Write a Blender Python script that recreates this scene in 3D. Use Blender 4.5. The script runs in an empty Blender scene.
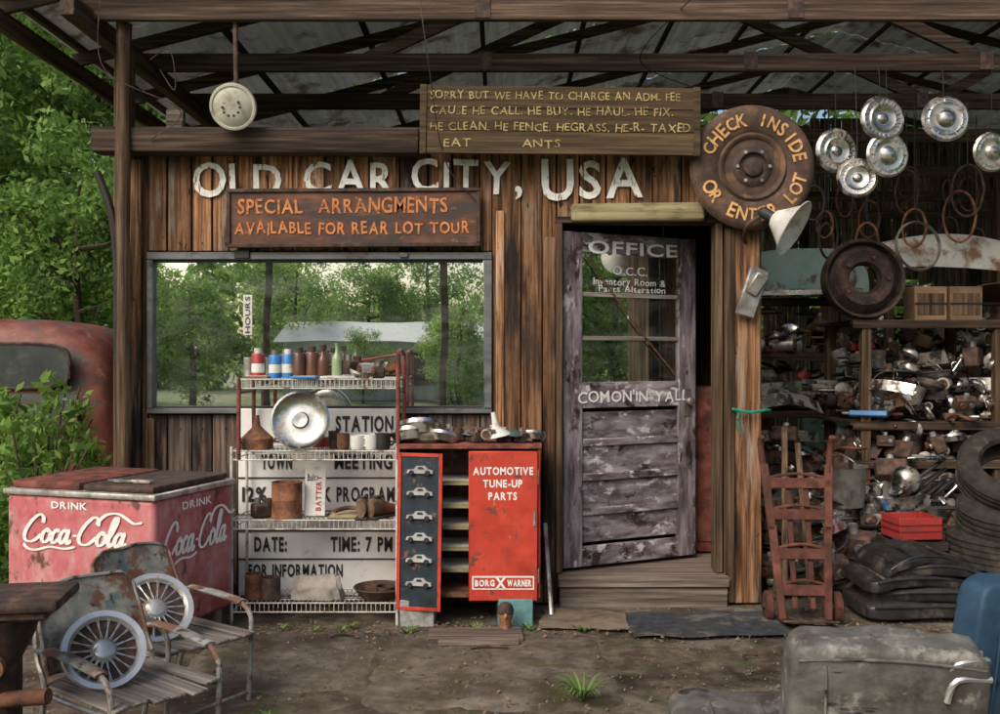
import bpy,bmesh,math,random
import numpy as np
from mathutils import Vector,Matrix,Euler,noise
R=random.Random(11); NR=np.random.RandomState(5)
sc=bpy.context.scene; COL=sc.collection
rad=math.radians
D=5.88
def F(px): return (px-500)/165.0
def H(py): return 1.5+(357-py)/165.0
def Q(px,py,y):
    d=y+D; return Vector(((px-500)*d/970,y,1.5+(357-py)*d/970))
# ---------------------------------------------------------------- materials
def MT(name,ramp,s=8,rough=.7,metal=0,bump=.3,det=7,over=(),rnd=.3,bd=.01,spec=.5,off=True,nr=.62,dist=0,trans=0):
    m=bpy.data.materials.new(name); m.use_nodes=True; nt=m.node_tree; N=nt.nodes; L=nt.links
    bs=N['Principled BSDF']
    tc=N.new('ShaderNodeTexCoord'); at=N.new('ShaderNodeAttribute'); at.attribute_name='Rnd'
    mu=N.new('ShaderNodeMath'); mu.operation='MULTIPLY'; mu.inputs[1].default_value=17.3; L.new(at.outputs['Fac'],mu.inputs[0])
    va=N.new('ShaderNodeVectorMath'); va.operation='ADD'; L.new(tc.outputs['Object'],va.inputs[0])
    if off: L.new(mu.outputs[0],va.inputs[1])
    def nz(s,det,dist=0,rot=nr):
        mp=N.new('ShaderNodeMapping'); mp.inputs['Scale'].default_value=s if isinstance(s,tuple) else (s,s,s); L.new(va.outputs[0],mp.inputs[0])
        n=N.new('ShaderNodeTexNoise'); n.inputs['Scale'].default_value=1; n.inputs['Detail'].default_value=det; n.inputs['Roughness'].default_value=rot
        n.inputs['Distortion'].default_value=dist
        L.new(mp.outputs[0],n.inputs['Vector']); return n
    n=nz(s,det,dist); cr=N.new('ShaderNodeValToRGB'); L.new(n.outputs['Fac'],cr.inputs[0])
    e=cr.color_ramp.elements
    while len(e)<len(ramp): e.new(.5)
    for i,(p,c) in enumerate(ramp): e[i].position=p; e[i].color=(*c,1)
    col=cr.outputs[0]
    for o in over:
        c,s2,lo,hi=o[:4]; n2=nz(s2,7,0,.65)
        mr=N.new('ShaderNodeMapRange'); mr.inputs[1].default_value=lo; mr.inputs[2].default_value=hi; L.new(n2.outputs['Fac'],mr.inputs[0])
        mx=N.new('ShaderNodeMix'); mx.data_type='RGBA'; L.new(mr.outputs[0],mx.inputs[0]); L.new(col,mx.inputs[6]); mx.inputs[7].default_value=(*c,1); col=mx.outputs[2]
        if len(o)>4:
            mm=N.new('ShaderNodeMix'); mm.data_type='FLOAT'; L.new(mr.outputs[0],mm.inputs[0]); mm.inputs[2].default_value=rough; mm.inputs[3].default_value=o[4]
            L.new(mm.outputs[0],bs.inputs['Roughness'])
            if metal>0:
                m3=N.new('ShaderNodeMix'); m3.data_type='FLOAT'; L.new(mr.outputs[0],m3.inputs[0]); m3.inputs[2].default_value=metal; m3.inputs[3].default_value=0; L.new(m3.outputs[0],bs.inputs['Metallic'])
    hv=N.new('ShaderNodeHueSaturation'); ma=N.new('ShaderNodeMapRange'); ma.inputs[3].default_value=1-rnd; ma.inputs[4].default_value=1+rnd
    L.new(at.outputs['Fac'],ma.inputs[0]); L.new(ma.outputs[0],hv.inputs['Value']); L.new(col,hv.inputs['Color']); L.new(hv.outputs[0],bs.inputs['Base Color'])
    bs.inputs['Roughness'].default_value=rough; bs.inputs['Metallic'].default_value=metal; bs.inputs['Specular IOR Level'].default_value=spec
    if bump:
        b=N.new('ShaderNodeBump'); b.inputs['Strength'].default_value=bump; b.inputs['Distance'].default_value=bd; L.new(n.outputs['Fac'],b.inputs['Height']); L.new(b.outputs[0],bs.inputs['Normal'])
    if trans:
        tr=N.new('ShaderNodeBsdfTranslucent'); L.new(hv.outputs[0],tr.inputs[0]); mx=N.new('ShaderNodeMixShader'); mx.inputs[0].default_value=trans
        L.new(bs.outputs[0],mx.inputs[1]); L.new(tr.outputs[0],mx.inputs[2]); L.new(mx.outputs[0],N['Material Output'].inputs[0])
    return m
def wood(name,ramp,ax='z',g=45,l=1.6,**k):
    s={'z':(g,g,l),'x':(l,g,g),'y':(g,l,g)}[ax]
    k.setdefault('bump',.8); k.setdefault('rough',.8); k.setdefault('rnd',.4)
    return MT(name,ramp,s=s,spec=.25,**k)
WR=[(.29,(.016,.009,.006)),(.4,(.09,.041,.02)),(.5,(.21,.1,.047)),(.6,(.37,.195,.096)),(.74,(.23,.145,.097))]
w_wall=wood('weathered_board',WR,over=[((.016,.012,.009),(6,6,.8),.51,.62),((.34,.26,.2),(14,14,1.2),.56,.68),((.013,.01,.008),(24,24,9),.63,.67),((.055,.035,.025),(2.2,2.2,1.4),.52,.72)],rnd=.45,dist=.6)
WB=[(.28,(.015,.01,.008)),(.45,(.08,.06,.048)),(.6,(.2,.155,.125)),(.75,(.3,.25,.21))]
w_low=wood('grey_board',WB,over=[((.016,.011,.01),(6,6,.9),.48,.62),((.2,.1,.06),(10,10,2),.55,.7)],rnd=.4,dist=.4)
w_beam=wood('old_beam_wood',[(.3,(.013,.009,.007)),(.5,(.055,.036,.026)),(.7,(.15,.1,.07))],'x',rnd=.4)
w_post=wood('post_wood',[(.3,(.02,.013,.008)),(.5,(.1,.062,.037)),(.68,(.22,.15,.095))],'z',rnd=.3)
w_rafty=wood('rafter_wood',[(.3,(.015,.01,.008)),(.5,(.055,.037,.026)),(.7,(.12,.078,.052))],'y',rnd=.4)
DC=[(.3,(.055,.04,.045)),(.43,(.13,.1,.115)),(.55,(.23,.195,.22)),(.75,(.4,.37,.39))]
w_door=wood('door_paint',DC,'z',g=26,l=4,over=[((.035,.022,.018),(8,8,4),.55,.62),((.5,.47,.49),(16,16,6),.58,.65)],rnd=.12)
w_doorh=wood('door_panel_paint',DC,'x',g=18,l=5,over=[((.035,.022,.018),(6,8,9),.55,.63),((.52,.49,.51),(9,14,18),.56,.63)],rnd=.12)
w_step=wood('step_wood',[(.3,(.035,.026,.022)),(.5,(.14,.108,.09)),(.7,(.3,.245,.205))],'x',rnd=.2)
w_pale=wood('pale_wood',[(.3,(.14,.11,.055)),(.5,(.3,.255,.135)),(.7,(.43,.375,.23))],'x',rnd=.15,bump=.3,over=[((.08,.06,.03),(3,9,9),.5,.66)])
w_dark=MT('dark_board',[(.3,(.006,.005,.004)),(.7,(.03,.022,.016))],s=10)
rust=MT('rust',[(.3,(.04,.017,.009)),(.5,(.14,.055,.028)),(.68,(.26,.115,.055)),(.8,(.13,.075,.05))],s=14,rough=.85,over=[((.03,.018,.014),6,.5,.68)],rnd=.4)
rustd=MT('dark_rust',[(.3,(.018,.012,.01)),(.5,(.06,.036,.028)),(.7,(.15,.082,.052))],s=16,rough=.75,rnd=.35,metal=.1)
rustred=MT('red_rust_paint',[(.3,(.09,.022,.015)),(.5,(.22,.055,.036)),(.7,(.3,.11,.075))],s=12,rough=.75,over=[((.07,.03,.02),9,.49,.6)],rnd=.2)
truckr=MT('hand_truck_rust',[(.3,(.045,.018,.013)),(.5,(.12,.042,.03)),(.7,(.21,.09,.064))],s=14,rough=.9,over=[((.06,.03,.02),7,.48,.6)],rnd=.15,spec=.3)
chrome=MT('aged_chrome',[(.3,(.36,.35,.32)),(.6,(.68,.66,.62))],s=9,rough=.26,metal=1,bump=.08,over=[((.16,.11,.075),9,.5,.68,.8)],rnd=.22)
steel=MT('dull_steel',[(.3,(.15,.14,.13)),(.55,(.38,.365,.34)),(.75,(.54,.52,.49))],s=12,rough=.42,metal=.6,bump=.15,over=[((.13,.07,.04),8,.52,.68,.8)],rnd=.4)
alum=MT('window_aluminium',[(.3,(.08,.085,.09)),(.7,(.18,.19,.195))],s=(3,20,20),rough=.55,metal=.3,bump=.1,rnd=.1,over=[((.05,.04,.035),8,.54,.7)])
tin=MT('galvanised_tin',[(.3,(.36,.38,.37)),(.6,(.6,.62,.6))],s=(20,1.2,3),rough=.6,metal=0,bump=.1,over=[((.16,.1,.07),3,.53,.66)],rnd=.3,trans=.055)
red=MT('cabinet_red',[(.3,(.44,.033,.018)),(.6,(.58,.06,.03)),(.8,(.64,.11,.065))],s=6,rough=.5,bump=.08,over=[((.13,.05,.03),11,.57,.65,.8),((.28,.03,.016),4,.47,.68),((.5,.28,.22),(30,30,8),.66,.72)],rnd=.06)
black=MT('worn_black_paint',[(.3,(.008,.014,.022)),(.6,(.024,.04,.055)),(.8,(.06,.08,.1))],s=10,rough=.5,bump=.1,over=[((.22,.1,.05),18,.61,.66,.8)],rnd=.1)
coke=MT('faded_cooler_red',[(.3,(.34,.06,.07)),(.5,(.46,.12,.13)),(.72,(.55,.26,.26))],s=3.5,rough=.5,bump=.08,over=[((.58,.38,.36),(6,6,3),.49,.72),((.12,.05,.035),(9,9,6),.56,.63,.8),((.26,.03,.035),(1.5,1.5,3),.52,.7)],rnd=.05)
cream=MT('enamel_white',[(.3,(.48,.47,.43)),(.6,(.7,.69,.65)),(.8,(.78,.77,.74))],s=5,rough=.5,bump=.05,over=[((.28,.2,.14),9,.55,.72)],rnd=.05)
lampc=MT('cream_fixture',[(.3,(.42,.4,.32)),(.6,(.6,.58,.48))],s=5,rough=.6,bump=.05,over=[((.25,.18,.12),9,.52,.7)],rnd=.03)
wpaint=MT('white_paint_letters',[(.3,(.6,.6,.55)),(.6,(.82,.82,.78))],s=20,rough=.7,bump=.1,over=[((.17,.09,.05),(40,40,9),.585,.63),((.4,.33,.26),9,.55,.7)],rnd=.05)
cpaint=MT('clean_white_letters',[(.3,(.7,.68,.65)),(.6,(.82,.8,.77))],s=20,rough=.6,bump=0,over=[((.45,.2,.17),30,.67,.71)],rnd=.02)
opw=MT('brightened_white_letters',[(.3,(.93,.93,.91)),(.6,(.97,.97,.95))],s=20,rough=.5,bump=0,rnd=0)  # white raised above the other letters to offset the doorway shade
kpaint=MT('black_letters',[(.3,(.01,.01,.01)),(.7,(.03,.03,.03))],s=20,rough=.6,bump=0,rnd=.02)
dkglass=MT('dark_vehicle_glass',[(.3,(.01,.014,.014)),(.7,(.035,.045,.045))],s=4,rough=.25,bump=0,rnd=.05,over=[((.12,.11,.09),3,.5,.75)])
ypaint=MT('faded_yellow_letters',[(.3,(.24,.175,.06)),(.6,(.4,.31,.13))],s=20,rough=.8,bump=0,over=[((.08,.055,.025),22,.55,.64)],rnd=.2)
opaint=MT('orange_letters',[(.3,(.42,.11,.03)),(.6,(.6,.22,.065))],s=20,rough=.7,bump=0,over=[((.14,.055,.03),26,.56,.64)],rnd=.12)
signbr=wood('brown_sign_board',[(.3,(.025,.017,.009)),(.5,(.065,.043,.022)),(.7,(.12,.082,.042))],'x',rnd=.15)
signrd=MT('rusty_sign_metal',[(.3,(.05,.02,.014)),(.5,(.1,.04,.024)),(.7,(.16,.072,.038))],s=(5,9,9),rough=.75,over=[((.045,.03,.026),(3,8,12),.48,.6),((.24,.11,.055),(12,12,16),.61,.7)],rnd=.1)
rubber=MT('tyre_rubber',[(.3,(.02,.018,.016)),(.7,(.06,.052,.045))],s=14,rough=.9,rnd=.3,spec=.2,over=[((.15,.12,.09),5,.5,.68)])
hose=MT('black_rubber_hose',[(.3,(.01,.01,.01)),(.7,(.03,.03,.03))],s=14,rough=.7)
vinyl=MT('cracked_black_vinyl',[(.3,(.01,.01,.011)),(.6,(.03,.029,.031)),(.8,(.07,.066,.066))],s=12,rough=.4,bump=.4,bd=.01,rnd=.4,over=[((.12,.097,.08),5,.54,.72,.9)])
greyv=MT('grey_vinyl',[(.3,(.06,.058,.052)),(.55,(.125,.122,.11)),(.75,(.21,.205,.185))],s=(7,7,9),rough=.6,bump=.6,bd=.015,over=[((.05,.039,.03),4,.5,.64),((.28,.26,.225),11,.58,.7),((.02,.015,.012),(3,3,14),.61,.66)],rnd=.1)
bluev=MT('blue_vinyl',[(.3,(.015,.04,.08)),(.7,(.035,.095,.16))],s=6,rough=.65,bump=.4,rnd=.2,over=[((.1,.085,.07),6,.54,.7),((.01,.015,.02),9,.58,.66)])
teal=MT('teal_paint',[(.3,(.24,.4,.39)),(.6,(.38,.54,.52)),(.8,(.5,.6,.57))],s=4,rough=.5,over=[((.14,.07,.04),6,.58,.67,.85)],rnd=.1)
tealdk=MT('dark_teal_rusted',[(.3,(.02,.042,.045)),(.6,(.05,.085,.085)),(.8,(.1,.13,.12))],s=4,rough=.6,over=[((.12,.05,.033),3,.48,.64,.85),((.04,.025,.018),9,.54,.66)],rnd=.1)
whitep=MT('chalky_white_paint',[(.3,(.36,.35,.32)),(.7,(.56,.55,.51))],s=4,rough=.6,over=[((.18,.09,.05),5,.5,.62,.85)],rnd=.15)
chairp=MT('peeling_chair_paint',[(.3,(.13,.14,.125)),(.5,(.23,.235,.21)),(.7,(.36,.35,.31))],s=11,rough=.7,over=[((.16,.075,.045),8,.48,.56,.85),((.09,.15,.155),5,.58,.66),((.045,.03,.025),14,.58,.65)],rnd=.15)
w_slat=wood('weathered_slat',[(.3,(.05,.042,.035)),(.5,(.165,.143,.126)),(.7,(.33,.3,.265))],'x',rnd=.3)
vanp=MT('van_rusted_paint',[(.3,(.07,.024,.018)),(.5,(.17,.05,.035)),(.7,(.25,.1,.07))],s=5,rough=.6,over=[((.04,.075,.07),(1.2,1.2,2.0),.53,.62),((.25,.17,.14),6,.62,.7)],rnd=.05)
blue=MT('blue_label',[(.3,(.02,.12,.35)),(.7,(.05,.25,.55))],s=8,rough=.4,bump=0,rnd=.1)
redl=MT('red_label',[(.3,(.26,.022,.022)),(.7,(.4,.045,.035))],s=8,rough=.5,bump=0,rnd=.1,over=[((.1,.04,.03),8,.55,.68)])
brownb=MT('brown_bottle',[(.3,(.05,.02,.012)),(.7,(.14,.06,.035))],s=10,rough=.3,bump=.05,rnd=.25)
greeng=MT('green_bottle_glass',[(.3,(.15,.22,.12)),(.7,(.3,.38,.22))],s=10,rough=.2,bump=0,rnd=.1)
card=MT('cardboard',[(.3,(.18,.105,.058)),(.7,(.32,.2,.115))],s=(3,3,14),rough=.9,over=[((.12,.07,.04),5,.53,.7)],rnd=.25)
cloth=MT('dusty_cloth',[(.3,(.18,.16,.135)),(.7,(.37,.335,.295))],s=12,rough=.95,bump=.5,rnd=.2)
leather=MT('worn_leather',[(.3,(.05,.03,.02)),(.6,(.18,.115,.07)),(.8,(.3,.21,.14))],s=18,rough=.6,bump=.4,rnd=.2)
concb=MT('cinder_block',[(.3,(.2,.2,.19)),(.7,(.42,.42,.39))],s=30,rough=.95,bump=.6,over=[((.12,.1,.08),6,.55,.7)],rnd=.12)
tealb=MT('teal_block_paint',[(.3,(.08,.2,.21)),(.7,(.17,.34,.35))],s=20,rough=.8,bump=.5,rnd=.1,over=[((.15,.13,.1),10,.55,.65)])
matm=MT('rubber_mat',[(.3,(.02,.022,.025)),(.7,(.06,.065,.072))],s=20,rough=.7,spec=.3,over=[((.15,.13,.1),5,.54,.68)],rnd=.1)
wire=MT('white_wire',[(.3,(.38,.36,.33)),(.7,(.66,.64,.6))],s=15,rough=.5,bump=0,over=[((.2,.1,.06),12,.53,.62)],rnd=.1)
ropeg=MT('green_rope',[(.3,(.0,.16,.1)),(.7,(.02,.3,.2))],s=30,rough=.9,rnd=.1)
barkm=MT('bark',[(.3,(.03,.022,.015)),(.7,(.12,.09,.065))],s=(14,14,2),rough=.95,bump=.8)
barnw=MT('barn_siding',[(.3,(.6,.6,.57)),(.7,(.8,.8,.78))],s=(8,8,.6),rough=.6,bump=.1,rnd=.1)
woodfig=MT('carved_wood',[(.3,(.13,.05,.025)),(.7,(.4,.19,.09))],s=(20,20,6),rough=.5,rnd=.1)
def leafm(name,a,b,t=.45):
    m=bpy.data.materials.new(name); m.use_nodes=True; nt=m.node_tree; N=nt.nodes; L=nt.links; bs=N['Principled BSDF']
    at=N.new('ShaderNodeAttribute'); at.attribute_name='Rnd'; cr=N.new('ShaderNodeValToRGB'); cr.color_ramp.elements[0].color=(*a,1); cr.color_ramp.elements[1].color=(*b,1)
    L.new(at.outputs['Fac'],cr.inputs[0]); L.new(cr.outputs[0],bs.inputs['Base Color']); bs.inputs['Roughness'].default_value=.55; bs.inputs['Specular IOR Level'].default_value=.3
    tr=N.new('ShaderNodeBsdfTranslucent'); L.new(cr.outputs[0],tr.inputs[0]); mx=N.new('ShaderNodeMixShader'); mx.inputs[0].default_value=t
    L.new(bs.outputs[0],mx.inputs[1]); L.new(tr.outputs[0],mx.inputs[2]); L.new(mx.outputs[0],N['Material Output'].inputs[0]); return m
leafA=leafm('tree_leaves',(.045,.1,.022),(.27,.44,.1))
leafB=leafm('bush_leaves',(.05,.12,.02),(.26,.42,.08))
leafC=leafm('brightened_tree_leaves',(.09,.19,.04),(.46,.64,.19),.55)  # paler leaf copy, brightened because the reflected trees stand backlit
def glassm(name,fac,dust,tint=(.92,.97,.95)):
    m=bpy.data.materials.new(name); m.use_nodes=True; nt=m.node_tree; N=nt.nodes; L=nt.links; N.remove(N['Principled BSDF'])
    g=N.new('ShaderNodeBsdfGlossy'); g.inputs['Roughness'].default_value=.008; g.inputs[0].default_value=(*tint,1)
    t=N.new('ShaderNodeBsdfTransparent'); t.inputs[0].default_value=(.55,.6,.58,1); mx=N.new('ShaderNodeMixShader')
    tc=N.new('ShaderNodeTexCoord'); n=N.new('ShaderNodeTexNoise'); n.inputs['Scale'].default_value=2.2; n.inputs['Detail'].default_value=6; L.new(tc.outputs['Object'],n.inputs[0])
    mr=N.new('ShaderNodeMapRange'); mr.inputs[3].default_value=fac-.1; mr.inputs[4].default_value=fac+.1; L.new(n.outputs['Fac'],mr.inputs[0]); L.new(mr.outputs[0],mx.inputs[0])
    n2=N.new('ShaderNodeTexNoise'); n2.inputs['Scale'].default_value=3; n2.inputs['Detail'].default_value=0; L.new(tc.outputs['Object'],n2.inputs[0])
    b=N.new('ShaderNodeBump'); b.inputs['Strength'].default_value=.03; b.inputs['Distance'].default_value=.02; L.new(n2.outputs['Fac'],b.inputs['Height']); L.new(b.outputs[0],g.inputs['Normal'])
    d=N.new('ShaderNodeBsdfDiffuse'); d.inputs[0].default_value=(.42,.43,.4,1); m2=N.new('ShaderNodeMixShader')
    mp=N.new('ShaderNodeMapping'); mp.inputs['Scale'].default_value=(3,3,9); L.new(tc.outputs['Object'],mp.inputs[0]); n3=N.new('ShaderNodeTexNoise'); n3.inputs['Scale'].default_value=1; n3.inputs['Detail'].default_value=8; n3.inputs['Distortion'].default_value=1; L.new(mp.outputs[0],n3.inputs[0])
    m4=N.new('ShaderNodeMapRange'); m4.inputs[1].default_value=.45; m4.inputs[2].default_value=.8; m4.inputs[3].default_value=.02; m4.inputs[4].default_value=dust; L.new(n3.outputs['Fac'],m4.inputs[0]); L.new(m4.outputs[0],m2.inputs[0])
    L.new(t.outputs[0],mx.inputs[1]); L.new(g.outputs[0],mx.inputs[2]); L.new(mx.outputs[0],m2.inputs[1]); L.new(d.outputs[0],m2.inputs[2]); L.new(m2.outputs[0],N['Material Output'].inputs[0]); return m
glass=glassm('dusty_window_glass',.84,.2); glassd=glassm('door_glass',.55,.12)
# ---------------------------------------------------------------- mesh builder
_g={}
def glyph(ch,off):
    k=(ch,off)
    if k not in _g:
        cu=bpy.data.curves.new('g','FONT'); cu.body=ch; cu.offset=off; cu.resolution_u=3
        ob=bpy.data.objects.new('g',cu); me=bpy.data.meshes.new_from_object(ob)
        _g[k]=([(v.co.x,v.co.y) for v in me.vertices],[list(p.vertices) for p in me.polygons])
        bpy.data.objects.remove(ob); bpy.data.curves.remove(cu); bpy.data.meshes.remove(me)
    return _g[k]
class M:
    def __init__(s,xf=None): s.v=[];s.f=[];s.mi=[];s.rn=[];s.sm=[];s.ms=[];s.xf=xf or Matrix()
    def add(s,vs,fs,m,smooth=False,rn=None):
        o=len(s.v); s.v+=[s.xf@Vector(v) for v in vs]
        if m not in s.ms: s.ms.append(m)
        i=s.ms.index(m); r=R.random() if rn is None else rn
        for f in fs: s.f.append([o+k for k in f]); s.mi.append(i); s.rn.append(r); s.sm.append(smooth)
        return s
    def box(s,c,d,m,rot=(0,0,0),bev=0,rn=None,seg=1):
        b=bmesh.new(); bmesh.ops.create_cube(b,size=1)
        for v in b.verts: v.co=Vector((v.co.x*d[0],v.co.y*d[1],v.co.z*d[2]))
        if bev: bmesh.ops.bevel(b,geom=b.edges[:],offset=bev,segments=seg,affect='EDGES',profile=.5)
        T=Matrix.Translation(c)@Euler(rot).to_matrix().to_4x4()
        vs=[T@v.co for v in b.verts]; b.verts.index_update(); fs=[[v.index for v in f.verts] for f in b.faces]; b.free()
        return s.add(vs,fs,m,seg>1,rn)
    def bx(s,x0,x1,y0,y1,z0,z1,m,**k): return s.box(((x0+x1)/2,(y0+y1)/2,(z0+z1)/2),(x1-x0,y1-y0,z1-z0),m,**k)
    def lathe(s,prof,m,c=(0,0,0),ax=(0,0,1),seg=28,rn=None,sc=(1,1)):
        q=Vector(ax).normalized().to_track_quat('Z','Y').to_matrix().to_4x4(); T=Matrix.Translation(c)@q
        vs=[];fs=[]; n=len(prof)
        for r,z in prof:
            for k in range(seg):
                a=2*math.pi*k/seg; vs.append(T@Vector((r*math.cos(a)*sc[0],r*math.sin(a)*sc[1],z)))
        for i in range(n-1):
            for k in range(seg):
                k2=(k+1)%seg; fs.append([i*seg+k,i*seg+k2,(i+1)*seg+k2,(i+1)*seg+k])
        return s.add(vs,fs,m,True,rn)
    def cyl(s,p1,p2,r1,m,r2=None,seg=14,rn=None):
        p1=Vector(p1);p2=Vector(p2); L=(p2-p1).length; r2=r1 if r2 is None else r2
        return s.lathe([(0.0001,0),(r1,0),(r2,L),(0.0001,L)],m,p1,p2-p1,seg,rn)
    def tube(s,pts,r,m,seg=7,rn=None,sub=4):
        P=[Vector(p) for p in pts]
        if sub>1 and len(P)>2: P=cat(P,sub)
        vs=[];fs=[];n=len(P); up=Vector((.13,.21,1)).normalized()
        for i,p in enumerate(P):
            t=(P[min(i+1,n-1)]-P[max(i-1,0)]).normalized(); a=t.cross(up)
            if a.length<.05: a=t.cross(Vector((1,0,0)))
            a.normalize(); b=t.cross(a); rr=r if not callable(r) else r(i/(n-1))
            for k in range(seg):
                w=2*math.pi*k/seg; vs.append(p+a*rr*math.cos(w)+b*rr*math.sin(w))
        for i in range(n-1):
            for k in range(seg):
                k2=(k+1)%seg; fs.append([i*seg+k,i*seg+k2,(i+1)*seg+k2,(i+1)*seg+k])
        fs.append(list(range(seg))); fs.append([(n-1)*seg+k for k in range(seg)])
        return s.add(vs,fs,m,True,rn)
    def ball(s,c,r,m,seg=14,rn=None):
        r=r if isinstance(r,tuple) else (r,r,r); vs=[];fs=[];K=8
        for i in range(K+1):
            a=math.pi*i/K
            for k in range(seg):
                b=2*math.pi*k/seg; vs.append((c[0]+r[0]*math.sin(a)*math.cos(b)+0,c[1]+r[1]*math.sin(a)*math.sin(b),c[2]+r[2]*math.cos(a)))
        for i in range(K):
            for k in range(seg):
                k2=(k+1)%seg; fs.append([i*seg+k,i*seg+k2,(i+1)*seg+k2,(i+1)*seg+k])
        return s.add(vs,fs,m,True,rn)
    def sheet(s,fn,nu,nv,m,th=0,smooth=True,rn=None):
        vs=[Vector(fn(i/nu,j/nv)) for i in range(nu+1) for j in range(nv+1)]; w=nv+1
        fs=[[i*w+j,(i+1)*w+j,(i+1)*w+j+1,i*w+j+1] for i in range(nu) for j in range(nv)]
        if th:
            b=bmesh.new(); bv=[b.verts.new(v) for v in vs]
            for f in fs: b.faces.new([bv[k] for k in f])
            b.normal_update(); bmesh.ops.solidify(b,geom=b.faces[:],thickness=th); b.verts.index_update()
            vs=[v.co.copy() for v in b.verts]; fs=[[v.index for v in f.verts] for f in b.faces]; b.free()
        return s.add(vs,fs,m,smooth,rn)
    def text(s,t,x0,x1,z0,z1,y,m,hand=0,off=.012):
        x=0; A=[]
        for ch in t:
            if ch==' ': x+=.42; continue
            v,f=glyph(ch,off)
            if not v: continue
            a=min(p[0] for p in v); b=max(p[0] for p in v)
            r=R.uniform(-1,1)*.09*hand; sy=1+R.uniform(-1,1)*.1*hand; dy=R.uniform(-1,1)*.05*hand; sd_=R.uniform(0,99)
            def wob(p):
                if not hand: return p
                return (p[0]+.035*hand*noise.noise(Vector((p[0]*3,p[1]*3,sd_))),p[1]+.035*hand*noise.noise(Vector((p[0]*3,p[1]*3,sd_+7))))
            A.append(([((p[0]-a)*math.cos(r)-p[1]*math.sin(r)*1+x,(p[1]*math.cos(r)+(p[0]-a)*math.sin(r))*sy+dy) for p in map(wob,v)],f)); x+=b-a+.11
        X0=min(p[0] for v,f in A for p in v); X1=max(p[0] for v,f in A for p in v)
        for v,f in A: s.add([(x0+(p[0]-X0)/(X1-X0)*(x1-x0),y,z0+p[1]/.72*(z1-z0)) for p in v],f,m,False,R.random())
        return s
    def obj(s,name,parent=None,loc=(0,0,0),rot=(0,0,0)):
        me=bpy.data.meshes.new(name); me.from_pydata([tuple(v) for v in s.v],[],s.f)
        for m in s.ms: me.materials.append(m)
        me.polygons.foreach_set('material_index',s.mi); me.polygons.foreach_set('use_smooth',s.sm)
        a=me.attributes.new('Rnd','FLOAT','FACE'); a.data.foreach_set('value',s.rn)
        if len(s.f)<15000:
            b=bmesh.new(); b.from_mesh(me); bmesh.ops.recalc_face_normals(b,faces=b.faces[:]); b.to_mesh(me); b.free()
        me.set_sharp_from_angle(angle=rad(38)); me.update()
        o=bpy.data.objects.new(name,me); COL.objects.link(o); o.location=loc; o.rotation_euler=rot
        if parent: o.parent=parent
        return o
    def top(s,name,label,cat_,loc=(0,0,0),rot=(0,0,0),group=None):
        o=s.obj(name,None,loc,rot); o['label']=label; o['category']=cat_
        if group: o['group']=group
        return o
def cat(P,sub):
    out=[]
    for i in range(len(P)-1):
        a=P[max(i-1,0)];b=P[i];c=P[i+1];d=P[min(i+2,len(P)-1)]
        for k in range(sub):
            t=k/sub; out.append(.5*((2*b)+(c-a)*t+(2*a-5*b+4*c-d)*t*t+(3*b-a-3*c+d)*t**3))
    return out+[P[-1]]
def T(name,label,cat_,loc=(0,0,0),rot=(0,0,0),group=None):
    o=bpy.data.objects.new(name,None); o.empty_display_size=.1; COL.objects.link(o); o.location=loc; o.rotation_euler=rot
    o['label']=label; o['category']=cat_
    if group: o['group']=group
    return o
def copyt(o,loc,rot=(0,0,0),label=None,sc_=1):
    def rec(a,par):
        c=a.copy(); COL.objects.link(c)
        if par is not None: c.parent=par
        for ch in a.children: rec(ch,c)
        return c
    c=rec(o,None); c.location=loc; c.rotation_euler=rot; c.scale=(sc_,)*3 if not isinstance(sc_,tuple) else sc_
    if label: c['label']=label
    return c
def leafobj(name,cl,per,size,mat,parent=None,flat=0):
    n=len(cl)*per; c=np.repeat(np.array([k[0] for k in cl],float),per,0); r=np.repeat(np.array([k[1] for k in cl],float),per)
    d=NR.normal(size=(n,3)); d/=np.linalg.norm(d,axis=1)[:,None]; p=c+d*(r*NR.rand(n)**.45)[:,None]
    a=NR.normal(size=(n,3)); a/=np.linalg.norm(a,axis=1)[:,None]; b=NR.normal(size=(n,3)); b=np.cross(a,b); b/=np.linalg.norm(b,axis=1)[:,None]
    s=size*(.6+.8*NR.rand(n))[:,None]; V=np.stack([p-a*s,p+b*s*.45,p+a*s,p-b*s*.45],1).reshape(-1,3)
    me=bpy.data.meshes.new(name); me.from_pydata(V.tolist(),[],np.arange(4*n).reshape(-1,4).tolist()); me.materials.append(mat)
    at=me.attributes.new('Rnd','FLOAT','FACE'); rv=np.clip(np.repeat(NR.rand(len(cl)),per)*.6+NR.rand(n)*.4,0,1); at.data.foreach_set('value',rv)
    o=bpy.data.objects.new(name,me); COL.objects.link(o)
    if parent: o.parent=parent
    return o
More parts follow.
